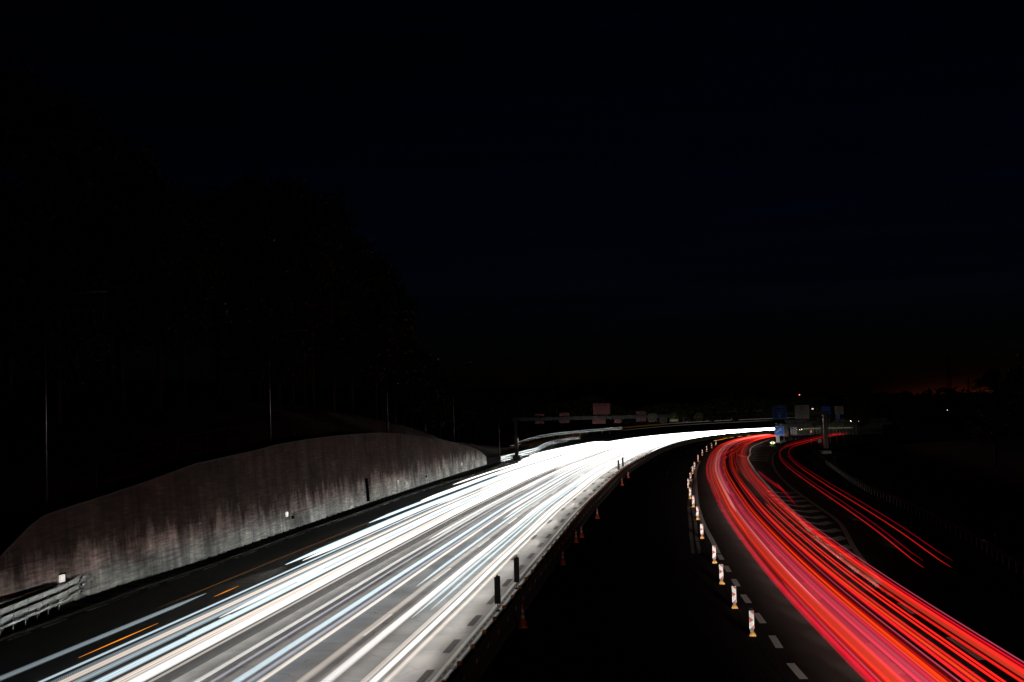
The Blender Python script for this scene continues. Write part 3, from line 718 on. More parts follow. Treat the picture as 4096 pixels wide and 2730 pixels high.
def plate(x0, z0, x1, z1, label, m='backplate', extra=None, rows=0):
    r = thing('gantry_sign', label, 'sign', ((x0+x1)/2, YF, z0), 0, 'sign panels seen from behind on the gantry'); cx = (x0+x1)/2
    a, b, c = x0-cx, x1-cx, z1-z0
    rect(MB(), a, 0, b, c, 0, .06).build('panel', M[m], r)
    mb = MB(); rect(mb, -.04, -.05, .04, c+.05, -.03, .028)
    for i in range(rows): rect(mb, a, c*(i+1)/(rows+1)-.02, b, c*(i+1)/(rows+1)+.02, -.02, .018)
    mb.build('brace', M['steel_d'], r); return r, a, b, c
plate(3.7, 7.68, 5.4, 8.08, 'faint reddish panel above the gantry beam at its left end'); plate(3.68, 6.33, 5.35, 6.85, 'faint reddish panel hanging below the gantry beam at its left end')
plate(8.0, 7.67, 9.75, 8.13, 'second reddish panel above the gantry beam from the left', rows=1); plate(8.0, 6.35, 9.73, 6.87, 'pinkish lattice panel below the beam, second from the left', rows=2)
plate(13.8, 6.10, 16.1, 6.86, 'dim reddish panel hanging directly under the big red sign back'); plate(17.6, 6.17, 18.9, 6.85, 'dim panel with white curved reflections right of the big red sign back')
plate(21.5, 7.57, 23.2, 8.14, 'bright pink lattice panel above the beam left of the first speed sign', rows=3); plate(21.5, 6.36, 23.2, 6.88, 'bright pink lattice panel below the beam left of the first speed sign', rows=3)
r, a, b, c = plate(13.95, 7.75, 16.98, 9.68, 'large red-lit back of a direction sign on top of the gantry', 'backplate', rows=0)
mb = MB(); frame(mb, a+.62, .14, b-.7, c-.34, .05, -.05, .045); rect(mb, a+.60, c-.3, a+.65, c, -.05, .045); rect(mb, b-.7, c-.3, b-.65, c, -.05, .045); rect(mb, a+.60, 0, a+.65, .14, -.05, .045); rect(mb, b-.7, 0, b-.65, .14, -.05, .045); mb.build('support_frame', M['black'], r)
def speed(cx, cz, label):
    r = thing('speed_sign', label, 'speed sign', (cx, YF-.05, cz), 0, 'electronic 80 speed signs on the gantry')
    MB().box(0, .1, 0, 1.62, .2, 1.5).build('housing', M['black'], r); ring(MB(), 0, 0, .60, .68, -.012, .01).build('ring', M['digit'], r)
    text('80', .72, 0, -.01, 0, M['digit'], r)
speed(24.33, 6.96, 'dim electronic 80 speed sign on the gantry, left of the warning triangle'); speed(32.46, 6.95, 'dim electronic 80 speed sign on the gantry, right of the warning triangle')
r = thing('warning_sign', 'dim electronic warning triangle over a blank text box on the gantry', 'warning sign', (28.13, YF-.05, 6.2))
MB().box(0, .1, .85, 1.65, .2, 1.8).build('housing', M['black'], r)
mb = MB()
for (p, q_) in (((-.7, .5), (.7, .5)), ((.7, .5), (0, 1.65)), ((0, 1.65), (-.7, .5))): mb.bar((p[0], -.02, p[1]), (q_[0], -.02, q_[1]), .028, k=4)
mb.build('triangle', M['digit'], r); MB().lathe([(0, .22), (.1, .18), (.13, .05), (.08, -.08), (.1, -.2), (0, -.24)], 0, -.02, .88, 10).build('symbol', M['digit'], r)
frame(MB(), -.7, .02, .7, .42, .04, -.012, .01).build('text_box', M['frame_dim'], r); rect(MB(), -.66, .06, .66, .38, -.008, .006).build('text_field', M['dimband'], r)
for i, (x0, z0, x1, z1) in enumerate([(25.62, 6.12, 26.85, 6.86), (29.7, 6.12, 30.9, 6.85), (33.92, 6.14, 35.16, 6.89), (38.22, 6.14, 39.43, 6.88)]):
    r = thing('lane_display', ['blank framed display right of the left 80 sign', 'blank framed display left of the right 80 sign', 'blank framed display right of the right 80 sign', 'blank framed display farthest right on the beam, before the blue sign'][i], 'display', ((x0+x1)/2, YF, z0), 0, 'small unlit displays under the gantry beam')
    w_ = (x1-x0)/2; MB().box(0, .1, (z1-z0)/2, w_*2, .2, z1-z0).build('housing', M['black'], r); frame(MB(), -w_, 0, w_, z1-z0, .045, -.02, .018).build('frame', M['frame_dim'], r); MB().bar((0, .1, z1-z0), (0, .1, z1-z0+.5), .05).build('bracket', M['pole'], r)
for x0, x1, lb in ((38.08, 39.07, 'left one of two small white comb-shaped sensors on the gantry'), (42.69, 43.69, 'right one of two small white comb-shaped sensors on the gantry')):
    r = thing('traffic_sensor', lb, 'sensor', ((x0+x1)/2, YF, 7.5), 0, 'sensors on top of the gantry beam')
    mb = MB(); rect(mb, -.5, .25, .5, .40, 0, .08)
    for k in range(5): rect(mb, -.5+k*.23, .08, -.42+k*.23, .25, 0, .08)
    mb.build('sensor_bar', M['white'], r); MB().bar((0, .04, -.3), (0, .04, .25), .03).build('bracket', M['pole'], r)
r = thing('beacon_dome', 'small white half-round dome on the gantry between the two sensors', 'dome', (40.95, YF, 7.48)); MB().lathe([(.37, 0), (.36, .12), (.28, .28), (.14, .38), (0, .4)], k=16).build('dome', M['white'], r, True); MB().box(0, 0, -.03, .8, .3, .06).build('base', M['pole'], r)

# big signs
def sign_board(name, label, x0, x1, z0, z1, y, face, border, group=None):
    r = thing(name, label, 'road sign', ((x0+x1)/2, y, z0), 0, group); w_, h = (x1-x0)/2, z1-z0
    rect(MB(), -w_, 0, w_, h, 0, .06).build('panel', M[face], r); frame(MB(), -w_+.03, .03, w_-.03, h-.03, .05, -.012, .01).build('border', M[border], r); return r, w_, h
YS = YF-.06
r, w_, h = sign_board('direction_sign', 'blue overhead sign listing three towns, left of the white overhead sign', 45.45, 47.85, 6.22, 8.6, YS, 'darkblue', 'letter_dim')
for i, t in enumerate(('Zürich-Affoltern', 'Zürich-Oerlikon', 'Regensdorf')): text(t, .30, 0, -.01, h-.33-i*.38, M['letter_dim'], r, sx=.95)
frame(MB(), -.25, .62, .25, 1.0, .05, -.012, .01).build('exit_symbol', M['letter_dim'], r); text('X', .3, 0, -.01, .81, M['letter_dim'], r, 'exit_mark')
MB().poly([(-.16, .42), (0, .18), (.16, .42), (.06, .42), (.06, .52), (-.06, .52), (-.06, .42)], -.012, .01).build('arrow', M['letter_dim'], r)
r, w_, h = sign_board('overhead_sign', 'large greyish white overhead sign with dark red ring, right of the blue town sign', 49.35, 51.85, 6.2, 8.62, YS, 'sign_grey', 'sign_grey')
ring(MB(), 0, h-.6, .25, .36, -.012, .01).build('ring', M['maroon'], r); text('Linienbusverkehr', .29, 0, -.01, 1.17, M['ink'], r, sx=.97); text('gestattet', .29, 0, -.01, .8, M['ink'], r)
MB().poly([(-.13, .3), (0, .12), (.13, .3), (.04, .3), (.04, .46), (-.04, .46), (-.04, .3)], -.012, .01).build('arrow', M['ink'], r)
for x in (46.65, 50.6): gp(MB().box(x, GY-.22, 7.3, .12, .14, 2.2), 'sign_bracket', M['steel_d'])
r, w_, h = sign_board('direction_sign', 'small distant blue sign partly hidden by the right gantry column', 65.3, 67.3, 6.25, 8.05, 290, 'darkblue', 'darkblue')
for i, t in enumerate(('Zürich-Affoltern', 'Zürich-Oerlikon')): text(t, .26, 0, -.01, h-.4-i*.4, M['letter_dim'], r, sx=.85)
for x in (-.7, .7): MB().bar((x, .12, -6.25), (x, .12, h-.1), .06).build('leg', M['pole'], r)
r, w_, h = sign_board('overhead_sign', 'small distant scuffed white sign with red ring above the blue parking sign', 68.15, 70.0, 6.2, 7.98, 290, 'sign_grey', 'sign_grey')
ring(MB(), 0, h-.4, .17, .26, -.012, .01).build('ring', M['maroon'], r); text('Linienbusverkehr', .22, 0, -.01, .86, M['ink'], r, sx=.95); text('gestattet', .22, 0, -.01, .55, M['ink'], r)
MB().poly([(-.09, .22), (0, .1), (.09, .22), (.03, .22), (.03, .34), (-.03, .34), (-.03, .22)], -.012, .01).build('arrow', M['ink'], r)
for x in (-.7, .7): MB().bar((x, .12, -6.2), (x, .12, h-.1), .06).build('leg', M['pole'], r)
r, w_, h = sign_board('parking_sign', 'small blue parking sign with a P below the distant white sign', 68.25, 69.15, 5.3, 6.18, 289.9, 'blue', 'letter_dim')
text('P', .55, -.02, -.01, .56, M['white'], r); MB().bar((0, .12, -.0), (0, .12, .85), .03).build('bracket', M['pole'], r)
# exit sign AUSFAHRT
r, w_, h = sign_board('exit_sign', 'blue exit sign with white diagonal arrow and the word AUSFAHRT on two legs', 60.95, 63.15, 1.15, 3.4, 320, 'blue', 'white')
mb = MB(); d = Vector((.82, .57)).normalized(); n_ = Vector((-d.y, d.x)); A0 = Vector((-.78, .78)); P_ = lambda a, b: tuple(A0+d*a+n_*b)
mb.poly([P_(0, -.15), P_(1.15, -.15), P_(1.02, -.40), P_(1.86, 0), P_(1.02, .40), P_(1.15, .15), P_(0, .15)], -.014, .012); mb.build('arrow', M['white'], r)
text('AUSFAHRT', .36, 0, -.01, .33, M['white'], r, sx=.98)
for x in (-.85, .85): MB().bar((x, .1, -1.15), (x, .1, h-.1), .045).build('leg', M['pole'], r)
r, w_, h = sign_board('route_sign', 'small white sign with forked black route line, right of the blue exit sign', 64.25, 65.75, 1.45, 3.15, 318, 'sign_grey', 'sign_grey')
rect(MB(), -.6, h-.55, 0, h-.2, -.012, .01).build('blue_box', M['blue'], r); mb = MB(); mb.bar((-.28, -.01, .12), (-.28, -.01, .95), .035, k=4); mb.bar((.62, -.01, h-.2), (.3, -.01, h-.62), .04, k=4); mb.bar((.25, -.01, .12), (.25, -.01, .4), .03, k=4); mb.bar((.25, -.01, .4), (.08, -.01, .62), .02, k=4)
mb.build('route_line', M['ink'], r); ring(MB(), .27, .82, .12, .17, -.014, .012, 16).build('ring', M['red'], r)
for x in (-.5, .5): MB().bar((x, .1, -1.45), (x, .1, h-.1), .04).build('leg', M['pole'], r)
# 60 sign
r = thing('speed_limit_sign', 'round 60 speed limit sign with dark red rim left of the right gantry column', 'speed sign', (55.8, 250, 0))
disc(MB(), 0, 2.0, .47, 0, .03).build('face', M['sign_grey'], r); ring(MB(), 0, 2.0, .33, .52, -.014, .012).build('rim', M['maroon'], r); text('60', .42, 0, -.016, 2.0, M['ink'], r); MB().bar((0, .06, 0), (0, .06, 2.3), .035).build('post', M['pole'], r)
# gore marker
r = thing('gore_marker', 'yellow and white glowing double-arrow marker at the tip of the painted gore', 'traffic marker', (53.6, 284, 0))
MB().poly([(-.18, .35), (.18, .35), (.18, 1.05), (-.18, 1.05)], 0, .06).build('centre_post', M['arrow_y'], r)
MB().poly([(-.56, .70), (-.2, .46), (-.2, .94)], -.01, .05).build('left_arrow', M['arrow_on'], r); MB().poly([(.2, .46), (.56, .70), (.2, .94)], -.01, .05).build('right_arrow', M['arrow_on'], r)
MB().lathe([(.6, 0), (.6, .25), (.5, .38), (0, .4)], 0, .35, 0, 14).build('drum', mat('green_drum', (.05, .09, .01), .5), r, True)
r = thing('roadside_cabinet', 'grey metal cabinet at the feet of the blue exit sign', 'cabinet', (58.9, 305.9, 0)); MB().box(0, 0, .85, .8, .5, 1.5).build('body', M['cab'], r); MB().box(0, 0, 1.63, .9, .6, .06).build('lid', M['cab'], r); MB().box(0, 0, .05, .9, .6, .1).build('plinth', M['conc'], r); MB().box(0, -.26, .85, .7, .02, 1.3).build('door', M['cab'], r)
# delineators on the right
def delin(label, x, y, h=1.05):
    r = thing('delineator_post', label, 'delineator', (x, y, 0), 0, 'slim black and white delineator posts behind the right guardrail')
    MB().box(0, 0, h/2, .12, .1, h, 0, .8, .8).build('post', M['black'], r); MB().box(0, -.052, h*.72, .08, .012, h*.3).build('reflector', M['white'], r); MB().box(0, 0, h+.012, .1, .09, .02).build('cap', M['white'], r)
delin('nearest delineator post behind the right guardrail, above the exit lane end', 29.9, 85.8); delin('middle delineator post behind the right guardrail', 36.6, 134); delin('farthest delineator post, near the gantry foot', 47.5, 203)
delin('lone white-tipped delineator between main road and exit ramp', 60.4, 306); delin('delineator left of the ramp past the 60 sign', 64.2, 296)
# luminaire near the gantry
r = thing('street_lamp', 'lit street lamp glowing white between the overhead white sign and the small blue sign', 'street lamp', (57.6, 256, 0)); MB().bar((0, 0, 0), (0, 0, 7.6), .08, .06).build('pole', M['pole'], r); MB().bar((0, 0, 7.5), (-.9, 0, 7.8), .04).build('arm', M['pole'], r)
MB().lathe([(0, -1), (.05, -.75), (.13, -.2), (.12, .3), (.05, .85), (0, 1)], 0, 0, 0, 10, 'y').build('lamp_head', M['lamp_on'], r, True).location = (-1.6, 0, 7.78); r.children[-1].rotation_euler = (0, 0, PI/2-.06)

# ------------------------------------------------------------------ underpass building with slatted parapet on the right
ub = thing('underpass', 'dark concrete underpass with slatted parapet behind the exit ramp', 'underpass', (76, 352, 0))
def up(mb, name, m, **k): o = mb.build(name, m, ub, **k); o.location = (-76, -352, 0); return o
up(MB().box(83.5, 358, 2.9, 28.4, 10, .8), 'deck', M['conc_d']); mb = MB()
for k in range(60):
    x = 70+k*.44; mb.v += [(x, 352.9, 4.2), (x+.12, 352.9, 4.2), (x+.42, 352.9, 3.35), (x+.30, 352.9, 3.35), (x, 352.97, 4.2), (x+.12, 352.97, 4.2), (x+.42, 352.97, 3.35), (x+.30, 352.97, 3.35)]
    n0 = len(mb.v)-8; mb.f += [(n0, n0+3, n0+2, n0+1), (n0+4, n0+5, n0+6, n0+7), (n0, n0+4, n0+7, n0+3), (n0+1, n0+2, n0+6, n0+5)]
o = up(mb, 'slats', M['steel'])
up(MB().box(83.3, 353.0, 4.26, 26.6, .12, .08), 'parapet_rail', M['steel_d']); up(MB().box(84, 362, 1.25, 27, .5, 2.5), 'back_wall', M['conc_d'])
up(MB().box(83, 361.6, 1.75, 13, .1, .28), 'lit_band', M['dimband'])
for k in range(16): up(MB().box(76.5+k*.85, 353.6, 1.25, .12, .3, 2.5), 'pillar', M['conc'])
up(MB().box(70.1, 353.4, 1.25, 1.4, 1, 2.5), 'abutment', M['conc_d'])
for k, (x, z) in enumerate(((73.0, 1.75), (73.75, 1.7), (74.3, 1.8))):
    up(MB().lathe([(0, -.06), (.07, -.03), (.07, .03), (0, .06)], x, 353.2, z, 8, 'y'), 'small_light', M['far_lamp'])
r = thing('red_light', 'small red glowing light in the underpass opening', 'light', (76.0, 350, 0)); MB().lathe([(.2, 0), (.16, .25), (.07, .6), (0, .62)], 0, 0, 1.0, 10).build('glow_cone', mat('red_glow', (.6, .1, .08), .5, emit=(1, .25, .15), es=.5), r); MB().bar((0, 0, 0), (0, 0, 1), .04).build('post', M['pole'], r)
for x, lb in ((81.6, 'left one of two round yellow-white lamps on the dark right side'), (83.6, 'right one of two round yellow-white lamps on the dark right side')):
    r = thing('street_lamp', lb, 'street lamp', (x, 331, 0), 0, 'round lamps on the dark right side'); MB().bar((0, 0, 0), (0, 0, 4), .06).build('pole', M['pole'], r)
    MB().lathe([(0, -.2), (.13, -.15), (.2, 0), (.13, .15), (0, .2)], 0, 0, 4.12, 12).build('globe', M['far_lamp'], r, True)
r = thing('radio_mast', 'distant mast with a red warning light above the tree line', 'mast', (188.5, 900, 0)); MB().bar((0, 0, 0), (0, 0, 11.8), .3, .15).build('pole', M['pole'], r); MB().lathe([(0, -.4), (.4, 0), (0, .4)], 0, 0, 12.1, 8).build('warning_light', M['redlamp'], r)
for x, z, lb in ((211, 5.5, 'red dot of light low on the far right horizon'), (203, 2.8, 'faint dot of light beneath the red one on the far right')):
    r = thing('distant_lamp', lb, 'lamp', (x, 640, 0), 0); MB().bar((0, 0, 0), (0, 0, z), .08).build('pole', M['pole'], r); MB().lathe([(0, -.14), (.14, 0), (0, .14)], 0, 0, z, 6).build('globe', M['redlamp'] if z > 4 else M['far_lamp'], r)

# pylons
def pylon(label, x, y, h, arms):
    r = thing('power_pylon', label, 'pylon', (x, y, 0), 0, 'power pylons on the skyline'); mb = MB(); b = h*.055
    for sx in (-1, 1):
        for sy in (-1, 1): mb.bar((sx*b, sy*b, 0), (sx*.25, sy*.25, h), .16, .1, 4)
    k = 9
    for i in range(k):
        z0, z1 = h*i/k, h*(i+1)/k; w0, w1 = b+(.25-b)*i/k, b+(.25-b)*(i+1)/k
        for sy in (-1, 1): mb.bar((-w0, sy*w0, z0), (w1, sy*w1, z1), .07, k=3); mb.bar((w0, sy*w0, z0), (-w1, sy*w1, z1), .07, k=3)
    mb.build('lattice', M['steel_d'], r)
    for z, a in arms:
        mb = MB(); mb.bar((-a, 0, z), (a, 0, z), .12, k=4); mb.bar((-a, 0, z), (0, 0, z+1.6), .07, k=3); mb.bar((a, 0, z), (0, 0, z+1.6), .07, k=3); mb.build('cross_arm', M['steel_d'], r)
pylon('left dark power pylon on the skyline over the middle of the picture', 19.2, 700, 35, [(31, 3.5), (26, 5.5), (21.5, 4.5)]); pylon('right dark power pylon on the skyline over the red horizon glow', 191.5, 600, 26.5, [(22.7, 4.6), (18.3, 8.2)])
pylon('thin far pylon just right of the right power pylon on the horizon', 300, 900, 21, [(17.5, 3)])

# ------------------------------------------------------------------ trees
def tree_mesh(seed, H, W, n, leafmat, base=.28):
    rd = random.Random(seed); tr = MB(); tips = []
    tr.bar((0, 0, -1), (rd.uniform(-.2, .2), 0, H*.45), .32, .22, 8); tr.bar((0, 0, H*.45), (.2, .1, H*.86), .22, .06, 6)
    for i in range(14):
        z = H*(base+.04+.5*i/14); a = i*2.4+rd.random(); l = W*(.55+.35*rd.random())*(1-.35*i/14)
        e = (math.cos(a)*l, math.sin(a)*l, z+l*rd.uniform(.25, .7)); tr.bar((0, 0, z), e, .10, .03, 5); tips.append(e)
    lf = MB(); cl = []
    for i in range(46):
        z = H*(base+(1-base)*rd.random()); k = (z/H-base)/(1-base); rr = W*math.sin(PI*min(1, .12+.86*k))**.7
        a = rd.random()*2*PI; q = rr*math.sqrt(rd.random())*.95; cl.append((math.cos(a)*q, math.sin(a)*q, z, W*rd.uniform(.18, .36)))
    cl += [(x, y, z, W*.25) for x, y, z in tips]
    for i in range(n):
        x, y, z, c = rd.choice(cl); u = Vector((rd.gauss(0, 1), rd.gauss(0, 1), rd.gauss(0, .75))); u.normalize(); u *= c*rd.random()**.4
        p = Vector((x, y, z))+u; s = rd.uniform(.14, .30); d = Vector((rd.gauss(0, 1), rd.gauss(0, 1), rd.gauss(0, 1))).normalized(); e = d.orthogonal().normalized()*s; g = d.cross(e)*.6
        lf.quad(tuple(p-e), tuple(p-g), tuple(p+e), tuple(p+g))
    return tr, lf, leafmat
def make_tree(args, label, group, loc=(0, 0, 0)):
    tr, lf, lm = tree_mesh(*args); r = thing('tree', label, 'tree', loc, 0, group)
    tr.build('trunk', M['bark'], r); lf.build('crown', M[lm], r); return r
protos = [make_tree((11, 22, 5.6, 9000, 'leaf'), '', 'x'), make_tree((12, 24, 6.2, 9000, 'leaf'), '', 'x'), make_tree((13, 19, 5.0, 8000, 'leaf'), '', 'x'), make_tree((14, 18, 5.0, 8000, 'leaf_a'), '', 'x')]
def hz(x, y):
    f = min(KERB, key=lambda q: abs(q[1]-y))
    x0 = f[0]-2.6; z0 = wtop(y) if 55 < y < 227 else 0; hh = 7.5 if y < 200 else max(2.2, 7.5-(y-200)*.06); o = max(0, x0-x)
    return z0+hh*(1-math.exp(-o/16))-.3
TR = [  # x, y, top z, kind
 (-41, 96, 38.5, 1), (-47, 104, 40, 0), (-37, 100, 35.5, 0), (-34, 104, 33.5, 1), (-31, 108, 30.5, 3), (-28.5, 110, 28, 0), (-29, 120, 27, 2), (-33, 128, 31, 1), (-37, 125, 34, 0),
 (-31.5, 146, 32.8, 1), (-28, 150, 35, 0), (-24.8, 153, 34.6, 3), (-23.5, 160, 33.2, 1), (-29, 158, 33.5, 0), (-24, 182, 37.2, 0), (-22.5, 190, 33.2, 1), (-27, 176, 33, 2), (-19.8, 196, 30, 3),
 (-20.5, 212, 32.2, 0), (-21, 222, 29, 1), (-19.2, 220, 24, 3), (-18, 238, 20.8, 2), (-16, 244, 18.6, 3), (-17, 262, 19.5, 0), (-15.5, 285, 16.5, 2), (-12.5, 305, 14.5, 2), (-9, 325, 13.5, 1), (-30, 90, 20, 2), (-35, 88, 24, 3), (-42, 86, 30, 2), (-26, 134, 20, 2), (-24.5, 143, 19, 3), (-22.5, 170, 20, 2), (-36, 112, 30, 1), (-27, 200, 26, 0)]
used = set()
for i, (x, y, zt, k) in enumerate(TR):
    z0 = hz(x, y); src = protos[k]
    if k not in used: r = src; used.add(k)
    else: r = copy_tree(src)
    r.location = (x, y, z0); hgt = zt-z0; s = hgt/(22, 24, 19, 18)[k]; r.scale = (max(.75, s**.5), max(.75, s**.5), s); r.rotation_euler = (0, 0, i*1.7)
    if k == 3: r['label'] = 'dark tree with rusty autumn leaves on the hillside above the concrete wall'; r['group'] = 'autumn-coloured trees on the left hillside'
    else: r['label'] = 'tall tree nearly lost in the darkness on the hillside above the concrete wall'; r['group'] = 'dark trees on the left hillside'
RT = [(76.5, 302, 13.2, 2), (71.5, 318, 10.5, 0), (58.5, 150, 13.5, 1), (64, 165, 14, 0), (72, 160, 15, 2), (55.5, 158, 10.5, 2), (86, 300, 10.2, 1), (92, 320, 10.5, 2)]
for i, (x, y, zt, k) in enumerate(RT):
    r = copy_tree(protos[k]); r.location = (x, y, 0 if x > 70 and y > 280 else 1.8); s = zt/(22, 24, 19, 18)[k]; r.scale = (s*1.2, s*1.2, s); r.rotation_euler = (0, 0, i*2.1)
    near = y < 200
    r['label'] = 'dark bushy tree at the far right edge beyond the guardrail' if near else 'low dark tree behind the gantry column and small signs'; r['group'] = 'dark trees at the right edge' if near else 'low dark trees behind the gantry'
# distant wood behind the gantry, one dark mass
mb = MB(); rd = random.Random(9)
for i in range(9000):
    x = rd.uniform(-60, 175); y = 520+rd.uniform(-12, 12); top = 9.5+2.0*math.sin(x*.09)+1.6*math.sin(x*.23+1)+max(0, (20-x)*.045); z = top*rd.random()**.5; s = rd.uniform(.5, 1.1)
    p = Vector((x, y, z)); d = Vector((rd.gauss(0, 1), rd.gauss(0, 1), rd.gauss(0, 1))).normalized(); e = d.orthogonal().normalized()*s; g = d.cross(e)*.7
    mb.quad(tuple(p-e), tuple(p-g), tuple(p+e), tuple(p+g))
tag(mb.build('far_wood', M['leaf']), 'dark band of far woodland along the skyline behind the gantry', 'woodland', kind='stuff')
mb = MB()
for i in range(16000):
    f = KERB[rd.randrange(20, 118)]; o = rd.uniform(.6, 2.6); p = Vector((f[0]-f[3]*o, f[1]-f[4]*o, 0)); a = rd.random()*6.28; h = rd.uniform(.04, .16); wv = .02
    mb.v += [(p.x-wv*math.cos(a), p.y-wv*math.sin(a), -.02), (p.x+wv*math.cos(a), p.y+wv*math.sin(a), -.02), (p.x+rd.uniform(-.05, .05), p.y, h)]; n0 = len(mb.v)-3; mb.f.append((n0, n0+1, n0+2))
tag(mb.build('verge_grass', M['grass']), 'sparse low grass on the verge at the foot of the wall', 'grass', kind='stuff')

# ------------------------------------------------------------------ light left by the traffic
def tube(fr, y0, y1, d, z, rx, rz, m, name, label, group, seed, wob=.05, parent=None, k=8, cat='light trail', d1=None, merge=None):
    q = [f for f in fr if y0-2 <= f[1] <= y1+2]; rd = random.Random(seed); ph = rd.random()*6
    if len(q) < 3: return
    # coarser steps far away
    p = [q[0]]
    for f in q[1:]:
        if math.hypot(f[0]-p[-1][0], f[1]-p[-1][1]) >= max(2.2, f[1]*.018): p.append(f)
    if len(p) < 3: p = q
    mb = MB(); uv = []; s = 0
    for i, (x, y, _, nx, ny) in enumerate(p):
        if i: s += math.hypot(x-p[i-1][0], y-p[i-1][1])
        t = i/(len(p)-1); dd = d+(0 if d1 is None else (d1-d)*t)+wob*math.sin(s*.021+ph)+.3*wob*math.sin(s*.09+ph*2)
        if merge: dd += merge*math.exp(-((y-y0)/60)**2)
        tp = min(1, .15+i*.5, .15+(len(p)-1-i)*.8)
        for j in range(k):
            a = 2*PI*j/k; mb.v.append((x+nx*(dd+rx*tp*math.cos(a)), y+ny*(dd+rx*tp*math.cos(a)), z+rz*tp*math.sin(a))); uv.append((s, math.sin(a*.5+.3)*1.5))
    for i in range(len(p)-1):
        for j in range(k): a, b = i*k+j, i*k+(j+1) % k; mb.f.append((a, b, b+k, a+k))
    o = mb.build(name, m, parent, smooth=True, uv=lambda v: uv[v])
    if not parent: tag(o, label, cat, group)
    return o
WHT = dict(white=(1, .97, .93), warm=(1, .86, .75), cool=(.74, .91, 1), lilac=(.85, .85, 1), orange=(1, .42, .10))
WM = {}
def wm(c, g, tick=0):
    key = (c, g, tick)
    if key not in WM: WM[key] = lamp_light('headlight_%s_%d' % (c, len(WM)), WHT[c], g, .085, .0015, len(WM), .8, tick)
    return WM[key]
GL = 'headlight streaks of the oncoming traffic'
G0 = 16.0
